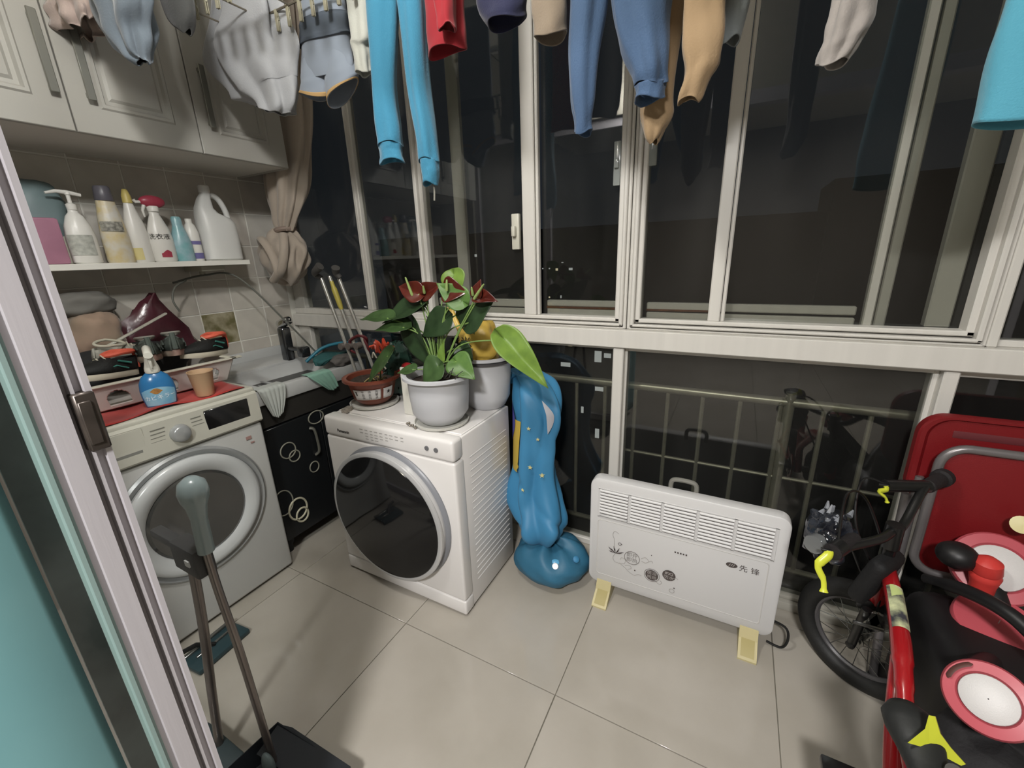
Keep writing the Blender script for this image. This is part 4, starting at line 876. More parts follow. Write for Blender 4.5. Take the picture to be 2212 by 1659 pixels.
b = B(); b.grid(lambda u, v: surf(-.75+.72*u*(1-.10*math.sin(v*40)*(v < .2))*(.75+.25*v), .46+.22*v, .0035), 14, 24); b.obj('printed_patch', M('print_ochre', '#b49a3e', .35), t)
b = B(); b.grid(lambda u, v: surf(-.80+.42*math.sin(PI*v)*u, .58+.17*v, .006), 8, 16); b.obj('printed_patch', M('print_violet', '#3b3c88', .3), t)
b = B(); b.grid(lambda u, v: surf(.95+.35*u*math.sin(PI*v)+.2*(1-v), .64+.13*v, .0045), 10, 14); b.obj('printed_patch', M('print_white', '#b6b6bc', .35), t)
# ================================================================ HEATER
t = thing('convector_heater', 'white panel heater with louvres and cream feet standing by the window', 'heater', (-.09, 1.345, 0))
hw = M('heater_white', '#cbcac9', .42, spec=.45)
hx0, hx1, hz0, hz1, hy = -.402, .226, .058, .517, 1.328
def rrect(x0, x1, z0, z1, r, n=8):
    P_ = []
    for cx_, cz_, a0 in ((x1-r, z0+r, -PI/2), (x1-r, z1-r, 0), (x0+r, z1-r, PI/2), (x0+r, z0+r, PI)):
        for k in range(n+1): P_.append((cx_+r*math.cos(a0+PI/2*k/n), cz_+r*math.sin(a0+PI/2*k/n)))
    return P_
b = B()
rr_ = []
for d, y in ((.004, hy+.052), (0, hy+.046), (0, hy+.012), (.0012, hy+.0065), (.005, hy+.004)): rr_.append([V(x, y, z) for x, z in rrect(hx0+d, hx1-d, hz0+d, hz1-d, .036-d*.5)])
b.rings(rr_); b.obj('panel', hw, t, ang=35)
b = B()
for d, y in ((.0, .0),):
    b.rings([[V(x, hy+.0042, z) for x, z in rrect(-.372, .186, .100, .348, .010, 4)], [V(x, hy+.0030, z) for x, z in rrect(-.3705, .1845, .1015, .3465, .010, 4)], [V(x, hy+.0030, z) for x, z in rrect(-.369, .183, .103, .345, .010, 4)], [V(x, hy+.0042, z) for x, z in rrect(-.3675, .1815, .1045, .3435, .010, 4)]], True, False, False)
b.obj('embossed_frame', M('heater_line', '#c2c0bd', .5), t)
b = B(); b.box(-.366, .192, hy+.0028, hy+.0048, .358, .478); b.obj('vent_backing', M('vent_dark', '#3c322f', .7), t)
b = B()
b.grid(lambda u, v: V(-.0505+.101*u, -.0005-.0045*math.sin(PI*v), -.0054+.0108*v), 1, 6); sl = b.obj('louvre', hw, t, local=True, solid=.0008, ang=70); first = True
gap = .558/5
b2 = B(); 
for g in range(6): b2.box(-.368+gap*g-.0065+(.002 if g == 0 else 0), -.368+gap*g+.0045, hy+.0024, hy+.0046, .358, .478, .0005, 1)
b2.box(-.372, .196, hy+.0024, hy+.0046, .475, .480, .0005, 1); b2.box(-.372, .196, hy+.0024, hy+.0046, .356, .361, .0005, 1); b2.obj('vent_frame', hw, t)
for g in range(5):
    for k in range(9):
        loc = (-.368+gap*(g+.5)-.001, hy+.002, .3685+.01265*k)
        if first: sl.location = V(*loc)-V(*t.location); first = False
        else: place(sl, 'louvre', t, loc)
cr = M('foot_cream', '#bdb287', .45, var=.04)
for fx in (-.338, .160):
    b = B(); b.prism([(1.262, 0), (1.262, .006), (1.275, .016), (1.315, .040), (1.33, .075), (1.375, .075), (1.39, .045), (1.43, .018), (1.44, .006), (1.44, 0)], .056, (fx-.028, 0, 0), (0, 1, 0), (0, 0, 1), .002); ft = b.obj('foot', cr, t, ang=30)
    b = B(); b.prism([(1.268, .0125), (1.276, .0185), (1.314, .042), (1.318, .042), (1.318, .036), (1.276, .0135)], .040, (fx-.020, 0, 0), (0, 1, 0), (0, 0, 1)); b.obj('foot_pad', M('pad_cream', '#a99d6c', .6), ft)
b = B(); b.tube(smoothpts([(-.13, hy+.052, .50), (-.13, hy+.052, .535), (-.115, hy+.052, .548), (-.065, hy+.052, .548), (-.05, hy+.052, .535), (-.05, hy+.052, .50)], 5), .008, 8); b.obj('back_handle', M('handle_grey2', '#77766f', .4), t)
hp = plane_map((0, hy+.0024, 0), (1, 0, 0), (0, 0, 1)); E_ = lambda x, z, e=0: V(x, hy+.0026-e, z)
inkh = M('print_brown', '#4a4240', .5); inkg = M('print_grey', '#9a9591', .5)
def disc(x, z, rx, rz, e=0, n=36):
    b = B(); vs = [b.bm.verts.new(E_(x+rx*math.cos(2*PI*k/n), z+rz*math.sin(2*PI*k/n), e)) for k in range(n)]; b.bm.faces.new(vs); return b
def ringh(b, x, z, r, w_=.0009, a0=0, a1=2*PI): b.tube([E_(x+r*math.cos(a0+(a1-a0)*k/30), z+r*math.sin(a0+(a1-a0)*k/30)) for k in range(31)], w_, 6, flat=1)
b = disc(-.164, .167, .0225, .0225); b.obj('badge', inkh, t); b = disc(-.106, .188, .0225, .0225); b.obj('badge', inkh, t)
b = B(); ringh(b, -.164, .167, .0268, .0009); ringh(b, -.238, .216, .0275, .001); b.obj('badge_outline', M('print_midgrey', '#76706d', .5), t)
b = B()
for s_, x, z in (('居浴', -.164, .1765), ('两用', -.164, .1575)): text(b, s_, .0175, lambda X_, Y_, x=x, z=z: E_(x+X_, z+Y_, .0008), .0004)
text(b, 'IPX2', .0150, lambda X_, Y_: E_(-.106+X_, .196+Y_, .0008), .0003); text(b, '防水', .0175, lambda X_, Y_: E_(-.106+X_, .179+Y_, .0008), .0002); b.obj('badge_lettering', M('print_pale', '#a8a3a0', .5), t)
b = B()
text(b, '即开', .0205, lambda X_, Y_: E_(-.238+X_, .227+Y_), .0002); text(b, '即热', .0205, lambda X_, Y_: E_(-.238+X_, .206+Y_), .0002); b.obj('badge_lettering', M('print_midgrey', '#76706d', .5), t)
b = B(); text(b, '先 锋', .026, lambda X_, Y_: E_(.133+X_, .300+Y_), .0002); b.obj('brand_lettering', inkh, t)
b = disc(.082, .303, .017, .0095); b.obj('brand_emblem', inkh, t)
b = B()
for k in range(3): b.tube([E_(.074+.006*k, .299, .001), E_(.078+.006*k, .308, .001)], .0010, 5)
b.obj('emblem_strokes', M('print_pale', '#a8a3a0', .5), t)
b = B(); 
for k in range(5): b.box(-.095+.009*k, -.090+.009*k, hy+.0015, hy+.003, .291, .296)
for p, r in (((-.278, .262), .0022), ((-.300, .245), .0), ((-.19, .24), .0), ((-.225, .165), .0028), ((-.085, .140), .0028), ((-.17, .252), .0018)):
    if r: b.sph((p[0], hy+.003, p[1]), (r, .001, r), 10, 6)
ringh(b, -.285, .262, .0055, .0008)
for k in range(9):   # small lotus
    a = .25+2.6*k/8; a += -.1 if k % 2 else .1; q_ = 1.15 if k % 2 else .8; b.tube([E_(-.300, .216), E_(-.300+.022*q_*math.cos(a), .216+.018*q_*math.sin(a)), E_(-.300+.031*q_*math.cos(a), .216+.027*q_*math.sin(a))], [.0006, .0030, .0003], 6, flat=.5)
b.obj('printed_flower', inkh, t)
b = B()
for pts in ([(-.29, .305), (-.305, .312), (-.312, .295), (-.306, .275), (-.305, .24)], [(-.30, .215), (-.308, .195), (-.300, .178), (-.28, .175), (-.262, .165), (-.245, .15), (-.225, .142)], [(-.285, .178), (-.265, .182), (-.262, .2), (-.275, .205), (-.28, .195)], [(-.262, .175), (-.245, .18), (-.238, .17), (-.25, .162)], [(-.205, .225), (-.19, .235), (-.178, .222), (-.19, .212), (-.203, .215)], [(-.178, .222), (-.168, .228), (-.165, .22)], [(-.15, .145), (-.135, .138), (-.128, .148), (-.135, .155)], [(-.225, .142), (-.212, .152), (-.20, .15)], [(-.095, .178), (-.082, .186), (-.075, .182)]):
    b.tube(smoothpts([E_(x, z) for x, z in pts], 5), .0007, 5)
ringh(b, -.092, .126, .0085, .0008); b.obj('printed_vine', inkg, t)
b = B(); b.tube(smoothpts([(.20, 1.375, .10), (.262, 1.37, .09), (.275, 1.36, .055), (.262, 1.36, .012), (.22, 1.37, .008)], 6), .004, 8); b.obj('power_cord', M('cord_black', '#161616', .5), t)
# ================================================================ KIDS BICYCLE
t = thing('kids_bicycle', 'red kids bicycle with black tyres and yellow brake levers at the right', 'bicycle', (.42, 1.1, 0))
rub = M('tyre_black', '#1c1c1b', .6, bump=.3, bscale=80); rimm = M('rim_steel', '#8d8d8a', .25, metal=.9); blkp = M('black_paint', '#161616', .3, spec=.6); redp = M('frame_red', '#93161b', .2, coat=.5, var=.05)
th = math.radians(145); wd = V(math.cos(th), math.sin(th), 0); wn = V(-wd.y, wd.x, 0); wc = V(.44, 1.334, .172)
def wheel(c, d, nn, R=.150, r=.028):
    def cp(a, rr_, off=0): return c+d*math.cos(a)*rr_+V(0, 0, math.sin(a)*rr_)+nn*off
    b = B(); b.tube([cp(2*PI*k/56, R-.004) for k in range(56)], r, 12, closed=True); ty = b.obj('tyre', rub, t)
    b = B(); b.tube([cp(2*PI*k/48, R-.030) for k in range(48)], .009, 8, closed=True); b.obj('rim', M('rim_dark', '#4b4b4a', .35, metal=.6), t)
    b = B()
    for k in range(20):
        a = 2*PI*k/20; s_ = 1 if k % 2 else -1; b.tube([cp(a+.9*(1 if k % 4 < 2 else -1), .016, .022*s_), cp(a, R-.03)], .0011, 5)
    b.obj('spokes', rimm, t)
    b = B(); b.cyl(c-nn*.032, c+nn*.032, .013, n=14); b.cyl(c-nn*.026, c-nn*.022, .020, n=16); b.cyl(c+nn*.022, c+nn*.026, .020, n=16); b.cyl(c-nn*.062, c+nn*.062, .005, n=10); b.obj('hub', rimm, t)
wheel(wc, wd, wn)
crown = V(.425, 1.255, .372); stemT = V(.41, 1.215, .60)
b = B()
for s_ in (-1, 1):
    b.tube(smoothpts([wc+wn*.048*s_, wc+wn*.047*s_+(crown-wc)*.5, crown+wn*.040*s_+V(0, 0, -.01)], 6), .0115, 10, flat=.8); b.lathe([(.012, 0), (.012, .006), (.006, .010), (.001, .011)], wc+wn*.052*s_, 12, wn*s_)
b.box(crown.x-.045, crown.x+.045, crown.y-.02, crown.y+.02, crown.z-.02, crown.z+.008, .006, 2); b.obj('fork', blkp, t)
b = B(); b.cyl(crown, crown+(stemT-crown)*.52, .021, n=20); b.obj('head_tube', redp, t)
b = B(); b.cyl(crown+(stemT-crown)*.52, stemT+V(0, 0, .03), .014, n=16); b.cyl(stemT+V(0, 0, -.03), stemT+V(0, 0, .035), .019, n=16); b.obj('stem', blkp, t)
b = B()
for s_ in (-1, 1): b.box(-.014, .014, -.010, .010, -.03, .03, .004, 1, R=Matrix.Rotation(.4*s_, 3, 'Y'))
for v in b.bm.verts: v.co += crown+V(.0, -.02, -.045)
b.cyl(crown+V(-.045, -.035, -.06), crown+V(.02, -.035, -.06), .005, n=8); b.obj('brake_caliper', rimm, t)
# handlebar
hd = V(.574, .82, 0).normalized(); hb0 = stemT+V(0, 0, .02)
Lg, Rg = V(.262, 1.050, .625), V(.548, 1.425, .690)
b = B(); b.tube(smoothpts([Lg, Lg+hd*.05+V(.012, 0, .0), hb0-hd*.07+V(0, 0, .0), hb0, hb0+hd*.05, Rg-hd*.11, Rg], 6), .0105, 10); b.obj('handlebar', blkp, t)
grip = M('grip_rubber', '#1a1617', .75, bump=.4, bscale=200)
b = B(); b.tube([Rg-hd*.095, Rg-hd*.09, Rg-hd*.02, Rg-hd*.015, Rg+hd*.005, Rg+hd*.006], [.012, .017, .018, .024, .024, .012], 16); b.obj('grip', grip, t)
b = B(); b.tube([Lg-hd*.006, Lg-hd*.004, Lg+hd*.02, Lg+hd*.09, Lg+hd*.092], [.010, .019, .018, .017, .012], 16); b.obj('grip', grip, t)
yel = M('lever_yellow', '#c6cb3a', .3, spec=.6)
def lever(o, a, up_, L):
    b = B(); o = Vector(o); a = Vector(a).normalized(); c_ = Vector(up_).normalized(); 
    P_ = [o+c_*.006, o+a*.012+c_*.004, o+a*L*.4-c_*.014, o+a*L*.72-c_*.002, o+a*L]
    b.tube(smoothpts(P_, 5), [.0095]*5+[.010]*5+[.007]*5+[.0055]*4+[.0075, .009], 10, flat=.55); b.obj('brake_lever', yel, t)
    b = B(); b.cyl(o-V(.01, 0, 0), o+V(.01, 0, 0), .0035, n=10); b.obj('lever_pivot', blkp, t)
lever((.247, 1.045, .628), (.05, -.40, -1), (1, .2, 0), .095); lever((.392, 1.292, .700), (.30, -.2, -1), (1, .3, 0), .045)
b = B(); b.cyl(V(.397, 1.30, .695), Rg-hd*.09, .016, n=12); b.obj('lever_mount', blkp, t)
b = B(); b.cyl(Lg+hd*.0, Lg+hd*.03+V(0, 0, .004), .019, n=12); b.obj('lever_mount', blkp, t)
b = B()
for pts in ([(.27, 1.06, .63), (.30, 1.20, .70), (.36, 1.26, .66), (.42, 1.24, .50), (.425, 1.23, .34)], [(.40, 1.30, .70), (.36, 1.34, .68), (.36, 1.30, .56), (.43, 1.25, .42), (.425, 1.0, .40)], [(.29, 1.09, .62), (.31, 1.26, .60), (.38, 1.27, .45), (.42, 1.26, .38)]): b.tube(smoothpts(pts, 8), .0032, 6)
b.obj('brake_cable', blkp, t)
# frame
sticker = M('sticker_mixed', '#c9cda0', .35, col2='#3a3a40', scale=30)
b = B(); fr = smoothpts([(.419, 1.215, .500), (.413, 1.13, .490), (.402, 1.02, .468), (.394, .955, .450), (.388, .90, .425), (.384, .84, .385), (.378, .72, .36), (.37, .56, .345)], 6); b.tube(fr, [.0175]*12+[.0185]*6+[.016]*5+[.014]*(len(fr)-23), 18); b.obj('top_tube', redp, t)
b = B(); b.tube(smoothpts([(.396, .985, .445), (.380, .90, .375), (.372, .82, .30), (.38, .76, .18)], 6), .015, 14); b.obj('down_tube', redp, t)
b = B(); b.box(-.058, .058, -.022, .022, -.075, .075, .020, 3, R=Matrix.Rotation(th-PI/2, 3, 'Z') @ Matrix.Rotation(.25, 3, 'X')); [setattr(v, 'co', v.co+V(.402, 1.225, .470)) for v in b.bm.verts]; b.obj('steering_pad', M('pad_black', '#161617', .7, bump=.4, bscale=90), t)
def onfr(u, a, e=.0012):
    i = u*(len(fr)-1); k = int(i); f_ = i-k; p = fr[k]*(1-f_)+fr[min(k+1, len(fr)-1)]*f_; return p+V(math.sin(a)*(.0182+e), 0, math.cos(a)*(.0182+e))
b = B(); b.grid(lambda u, v: onfr(.12+.15*u, -.9+1.9*v), 12, 10); b.obj('frame_sticker', sticker, t)
b = B(); b.grid(lambda u, v: onfr(.12+.05*u, -.5+1.2*v*math.sin(PI*max(.1, u)), .0022), 8, 8); b.obj('frame_sticker', M('sticker_green', '#b7c37f', .35), t)
b = B(); b.cyl((.385, .80, .16), (.372, .70, .50), .016, n=14); b.obj('seat_tube', redp, t)
b = B(); b.cyl((.372, .705, .47), (.366, .67, .545), .012, n=14); b.obj('seat_post', rimm, t)
b = B(); b.rings([[V(.337+x0+hw*math.cos(2*PI*k/24), y, z0+(.024 if math.sin(2*PI*k/24) > 0 else .020)*hh*math.sin(2*PI*k/24)) for k in range(24)] for y, hw, hh, z0, x0 in ((.772, .006, .3, .536, -.004), (.766, .024, .8, .536, -.004), (.750, .037, 1.1, .535, -.002), (.728, .038, 1.2, .531, 0), (.705, .032, 1.0, .526, .002), (.68, .026, .8, .520, .004), (.65, .024, .7, .518, .006), (.56, .05, .9, .518, .008), (.52, .05, .8, .518, .008), (.505, .02, .4, .518, .008))]); b.obj('saddle', M('saddle_black', '#1d1e1d', .55, bump=.2, bscale=60), t, ang=60)
yp = [(.317, .690, .547), (.339, .709, .567), (.342, .718, .587), (.351, .722, .585), (.361, .718, .559), (.378, .720, .537), (.402, .724, .511), (.396, .720, .509), (.349, .704, .536)]
b = B(); b.rings([[V(*p)+V(0, 0, 0) for p in yp], [V(*p)+V(-.0028, -.0042, .0040) for p in yp]]); b.obj('saddle_trim', yel, t, smooth=False)
# crank, pedal, rear wheel
b = B(); b.cyl((.34, .76, .165), (.45, .76, .165), .018, n=14); b.box(.335, .345, .75, .84, .155, .21, .003, 1); b.obj('crank', rimm, t)
b = B(); b.box(.275, .345, .80, .875, .205, .225, .005, 2); b.obj('pedal', blkp, t)
b = B(); b.lathe([(.001, 0), (.07, 0), (.07, .004), (.001, .004)], (.352, .76, .165), 28, (1, 0, 0)); b.box(.352, .356, .46, .78, .12, .21, .003); b.obj('chain_guard', redp, t)
wheel(V(.375, .44, .172), V(0, 1, 0), V(1, 0, 0))
b = B()
for s_ in (-1, 1): b.tube([(.378+.02*s_, .75, .17), (.375+.05*s_, .44, .172)], .008, 8); b.tube([(.375+.02*s_, .70, .44), (.375+.05*s_, .44, .172)], .008, 8)
b.obj('rear_stays', redp, t)
# clear bag over the bell in front of the handlebar
fm_ = M('cling_film', '#30343c', .12, spec=.9, bump=.8, bscale=35, col2='#15161c', scale=14)
o = softbag('wrapped_lamp', 'bicycle lamp wrapped in dark clear plastic film left of the handlebar', 'lamp', (.272, 1.155, .600), (.045, .05, .062), fm_, 51, .16, fr=4)
b = B(); rnd = random.Random(4)
for k in range(9):
    p = V(.272+rnd.uniform(-.03, .04), 1.155+rnd.uniform(-.03, .03), .655); b.tube([p, p+V(rnd.uniform(-.015, .015), rnd.uniform(-.01, .02), rnd.uniform(.008, .022))], [.008, .002], 6)
b.obj('film_ends', M('film_pale', '#7d8086', .15, spec=.9), o)
b = B(); b.cyl((.25, 1.12, .60), (.232, 1.095, .602), .022, n=20); b.obj('lens', M('lens_grey', '#8e9090', .1, metal=.5), o)
# ================================================================ FOLDED CHAIR
t = thing('folding_chair', 'red plastic folding chair with grey tube frame leaning by the window', 'chair', (.70, 1.50, 0))
redc_ = M('chair_red', '#721418', .45, bump=.15, bscale=350, spec=.4); tub = M('chair_tube', '#7c7878', .35, metal=.5)
def frontp(z): return 1.515-.02+(.0 if 0 else 0)+.035*(z/.86)   # leans slightly back
cxm = .715; rot_ = lambda p: V(*p)
b = B(); P_ = []
def rr2(x0, x1, z0, z1, r, n=8): return rrect(x0, x1, z0, z1, r, n)
outer = rr2(.494, .935, .580, .846, .060); 
def at(z): return 1.470+.03*(z-.4)
b.rings([[V(x, at(z)+.028, z) for x, z in outer], [V(x, at(z)+.004, z) for x, z in outer], [V(x+(cxm-x)*.02, at(z)-.002, z+(.74-z)*.02) for x, z in outer], [V(x+(cxm-x)*.07, at(z)-.002, z+(.74-z)*.07) for x, z in outer], [V(x+(cxm-x)*.11, at(z)+.006, z+(.74-z)*.11) for x, z in outer]]); bk_ = b.obj('backrest', redc_, t, ang=35)
b = B(); b.box(.565, .865, at(.795)+.0048, at(.795)+.012, .784, .806, .003, 2)
b.obj('grip_slot', M('slot_dark', '#5e2327', .8), bk_)
b = B(); si = rr2(.548, .882, .392, .765, .05); b.rings([[V(x, at(z)-.012, z) for x, z in si], [V(x, at(z)-.032, z) for x, z in si], [V(x+(cxm-x)*.06, at(z)-.036, z+(.58-z)*.05) for x, z in si]]); b.obj('seat', redc_, t, ang=35)
b = B(); b.tube([V(x, at(z)-.034, z) for x, z in rr2(.540, .890, .384, .772, .055)], .0115, 10, closed=True); b.obj('seat_frame', tub, t)
for x in (.502, .928): b = B(); b.tube([(x, at(.0)-.10+.0, .008), (x, at(.3)-.03, .30), (x, at(.6)+.0, .60)], .0115, 10); b.obj('leg_tube', tub, t)
for x in (.520, .91): b = B(); b.tube([(x, 1.545, .008), (x, at(.35)-.01, .35), (x, at(.62), .66)], .0105, 10); b.obj('leg_tube', tub, t)
b = B(); b.cyl((.502, at(0)-.085, .06), (.928, at(0)-.085, .06), .009, n=10); b.obj('cross_tube', tub, t)
b = B(); b.cyl((.52, 1.54, .09), (.91, 1.54, .09), .009, n=10); b.obj('cross_tube', tub, t)
b = B()
for x, y in ((.502, at(0)-.10), (.928, at(0)-.10), (.52, 1.545), (.91, 1.545)): b.cyl((x, y, 0), (x, y, .03), .015, n=12)
b.obj('tube_ends', M('rubber', '#1b1b1b', .6), t)
# ================================================================ TOY WITH PINK WHEELS
t = thing('ride_on_toy', 'childs ride-on toy with pink and white discs at the right edge', 'toy', (.60, 1.12, 0))
pk = M('toy_pink', '#b04c55', .4, spec=.5); wt2 = M('toy_white', '#c9c6c4', .45, bump=.2, bscale=500); ro = M('toy_red', '#c23a35', .4); bkk = M('toy_black', '#171617', .45)
def disc3(c, n_, r, ri, nm='wheel'):
    b = B(); b.lathe([(.001, -.03), (r*.9, -.03), (r, -.024), (r, -.006), (r*.95, 0), (ri*1.08, .002), (ri, -.004)], c, 48, n_, False); w_ = b.obj(nm, pk, t, ang=35)
    b = B(); b.lathe([(ri, -.004), (ri*.97, .004), (ri*.7, .010), (ri*.3, .013), (.001, .0135)], c, 40, n_, False); b.obj('hub_cap', wt2, w_); return w_
n1 = (V(0, 0, 1.304)-V(.479, .873, .514)).normalized()
d_ = disc3(V(.479, .873, .514), n1, .061, .0385)
u_, v_ = basis(n1); b = B(); b.tube([V(.479, .873, .514)+n1*.003+(u_*math.cos(a)+v_*math.sin(a))*.0520 for a in [2.2+1.0*k/12-0 for k in range(13)]], [.001]+[.0055]*11+[.001], 8, flat=.4); b.obj('scuff_mark', M('slot_brown', '#53322c', .6), d_)
disc3(V(.665, 1.345, .500), (V(-.2, -.9, .75)).normalized(), .088, .056)
disc3(V(.645, 1.235, .415), (V(-.1, -.35, 1)).normalized(), .080, .001, 'lower_disc')
b = B(); b.lathe([(.022, -.07), (.024, -.03), (.028, -.01), (.030, 0), (.026, .008), (.029, .014), (.026, .04), (.012, .052), (.001, .054)], (.627, 1.30, .500), 28, (-.1, -.1, 1)); b.obj('red_knob', ro, t)
b = B(); b.sph((.577, 1.32, .525), (.042, .040, .034), 20, 12); b.obj('black_pad', bkk, t)
b = B(); b.tube(smoothpts([(.52, 1.29, .455), (.56, 1.22, .495), (.60, 1.15, .515), (.635, 1.10, .50), (.68, 1.02, .46)], 6), [.012]*4+[.016]*17+[.016]*4, 12); b.obj('black_arm', bkk, t)
b = B(); b.lathe([(.001, 0), (.018, 0), (.022, .008), (.001, .010)], (.705, 1.40, .605), 20, (-.2, -.8, .4)); b.obj('yellow_disc', M('toy_cream', '#cfc590', .45), t)
b = B(); b.box(.50, .78, 1.02, 1.36, .06, .40, .06, 3); b.cyl((.47, .93, .49), (.62, 1.16, .36), .026, n=12); b.cyl((.66, 1.36, .47), (.66, 1.22, .36), .03, n=12); b.obj('body', bkk, t)
b = B()
for x, y in ((.53, 1.06), (.53, 1.32), (.75, 1.06), (.75, 1.32)): b.cyl((x-.02, y, .05), (x+.02, y, .05), .05, n=20)
b.obj('castors', bkk, t)
softbag('black_bag', 'black fabric bag slumped between the bicycle and the pink discs', 'bag', (.540, .905, .20), (.105, .12, .20), M('fabric_black', '#1c1b1c', .8, bump=.4, bscale=120), 61, .07, flat=.0)
softbag('dark_plum_bag', 'dark plum fabric bag under the pink disc at the bottom right corner', 'bag', (.545, .72, .14), (.12, .14, .14), M('fabric_plum', '#2c2227', .85, bump=.4, bscale=120), 63, .07, flat=.0)
# ================================================================ BROOM + DUSTPAN
t = thing('dustpan', 'long handled black dustpan with pale blue ball handle by the door frame', 'dustpan', (-.90, .34, 0))
dpm = M('dustpan_black', '#1f2226', .45, var=.1)
b = B(); b.rings([[V(*p) for p in q] for q in (((-1.035, .25, .006), (-.73, .25, .006), (-.735, .415, .006), (-.99, .40, .006)), ((-1.045, .24, .05), (-.72, .24, .05), (-.728, .43, .075), (-1.0, .413, .085)))], True, True, False)
b.obj('pan', dpm, t, solid=.004, smooth=False)
b = B(); b.prism([(-.998, .413), (-.955, .425), (-.735, .432), (-.735, .36), (-.98, .34)], .006, (0, 0, .074)); b.obj('pan_hood', dpm, t)
pm = M('pole_worn', '#7e7672', .3, metal=.75, var=.25, scale=30, stretch=(1, 1, .1))
b = B(); b.tube(smoothpts([(-.923, .350, .078), (-.926, .350, .25), (-.932, .350, .45), (-.948, .350, .62), (-.951, .350, .74)], 6), .0088, 12); b.obj('pole', pm, t)
b = B(); b.lathe([(.011, 0), (.016, .004), (.0155, .05), (.015, .09), (.019, .12), (.025, .138), (.0275, .155), (.024, .174), (.012, .186), (.001, .188)], (-.950, .350, .715), 28, (.13, 0, 1)); b.obj('ball_handle', M('handle_paleblue', '#8d9b9c', .22, spec=.6), t)
b = B(); b.sph((-.915, .335, .095), (.022, .012, .04)); b.obj('grey_tab', M('tab_grey', '#5e6a6a', .5), t)
t = thing('broom', 'worn steel broom pole clipped beside the dustpan pole', 'broom', (-1.09, .31, 0))
b = B(); b.tube(smoothpts([(-1.115, .315, .055), (-1.085, .325, .25), (-1.04, .335, .48), (-1.01, .34, .66)], 6), .0105, 12); b.obj('pole', pm, t)
b = B(); b.box(-1.21, -1.03, .285, .335, .03, .06, .008, 2); b.obj('head', M('broom_head', '#2f3a3c', .6), t)
b = B(); rnd = random.Random(9)
for k in range(70): x, y = rnd.uniform(-1.20, -1.04), rnd.uniform(.292, .328); b.tube([(x, y, .035), (x+rnd.uniform(-.008, .008), y+rnd.uniform(-.01, .01), 0)], .0022, 4)
o = b.obj('bristles', M('bristle', '#23292a', .8), t); o['kind'] = 'stuff'
b = B(); b.box(-1.055, -.955, .325, .365, .655, .725, .006, 2); b.box(-1.17, -1.04, .335, .36, .69, .712, .004, 2); tb = b.obj('clip', M('clip_black', '#3b3b3b', .5), t)
b = B(); b.box(-.992, -.975, .322, .326, .685, .699); b.obj('white_tag', M('tag_white', '#b9b9b6', .5), tb)
t = thing('floor_squeegee', 'dark teal flat floor scraper with steel edge lying before washer', 'squeegee', (-1.50, .50, 0), rz=.1)
b = B(); b.box(-.055, .055, -.09, .09, .004, .022, .004, 2); b.obj('plate', M('plate_teal', '#2b3f44', .35), t, local=True)
b = B(); b.box(-.05, -.035, -.095, .095, .018, .030, .002, 1); b.box(-.01, .0, -.06, .06, .020, .028, .002, 1); b.obj('steel_edge', rimm, t, local=True)
b = B(); b.tube([(0, 0, .022), (-.03, -.04, .05), (-.035, -.09, .06)], .008, 8); b.obj('socket', blkp, t, local=True)
# ================================================================ HANGING CLOTHES
b = B(); b.cyl((-2.2, 1.15, 2.42), (1.8, 1.15, 2.42), .014, n=12); rod = tag(b.obj('clothes_rail', stl), 'steel clothes rail under the ceiling that carries the laundry', 'rail')
b = B()
for x in (-1.6, -.2, 1.2): b.cyl((x, 1.15, 2.42), (x, 1.15, CE), .006, n=8)
b.obj('hanger_rod', stl, rod)
b = B(); b.cyl((-2.2, .78, 2.42), (-.9, .78, 2.42), .014, n=12); rod2 = tag(b.obj('clothes_rail', stl), 'second steel rail in front of the wall cabinet', 'rail')
b = B()
for x in (-2.0, -1.1): b.cyl((x, .78, 2.42), (x, .78, CE), .006, n=8)
b.obj('hanger_rod', stl, rod2)
GC = 'laundry hanging from the rail'
def cl(name, lab_, cat, rows, col, folds=5, amp=.12, seed=0, **k):
    col, kw = (col if isinstance(col, tuple) else (col, {}))
    mt = M('cloth_'+col.strip('#'), col, .85, sheen=.25, bump=.25, bscale=220, var=.03)
    o = garment(name, rows, mt, folds=folds, amp=amp, seed=seed, loc=tuple(rows[-1][:3]), **k); return tag(o, lab_, cat, GC)
# sky blue trousers
t = thing('trousers', 'sky blue ribbed-cuff trousers hanging left of the window centre', 'trousers', (-.97, 1.15, 1.55), GC)
sky = M('cloth_sky', '#307592', .85, sheen=.3, bump=.3, bscale=250)
garment('leg', [(-.985, 1.15, 2.42, .075, .03), (-1.00, 1.15, 2.15, .062, .035), (-1.005, 1.15, 2.02, .052, .038), (-1.027, 1.15, 1.82, .033, .038), (-1.030, 1.15, 1.70, .040, .036), (-1.031, 1.15, 1.652, .043, .034)], sky, t, 4, .10, 3, m=70)
garment('cuff', [(-1.031, 1.15, 1.655, .040, .032), (-1.031, 1.15, 1.63, .037, .030), (-1.030, 1.15, 1.603, .046, .030)], sky, t, 5, .05, 3, m=12)
garment('leg', [(-.925, 1.16, 2.42, .07, .03), (-.912, 1.16, 2.15, .045, .035), (-.905, 1.16, 2.0, .036, .036), (-.905, 1.16, 1.80, .030, .034), (-.893, 1.16, 1.66, .030, .032), (-.890, 1.16, 1.592, .030, .030)], sky, t, 4, .10, 5, m=70)
garment('cuff', [(-.890, 1.16, 1.595, .028, .028), (-.889, 1.16, 1.56, .027, .026), (-.892, 1.16, 1.526, .021, .024)], sky, t, 5, .06, 5, m=12)
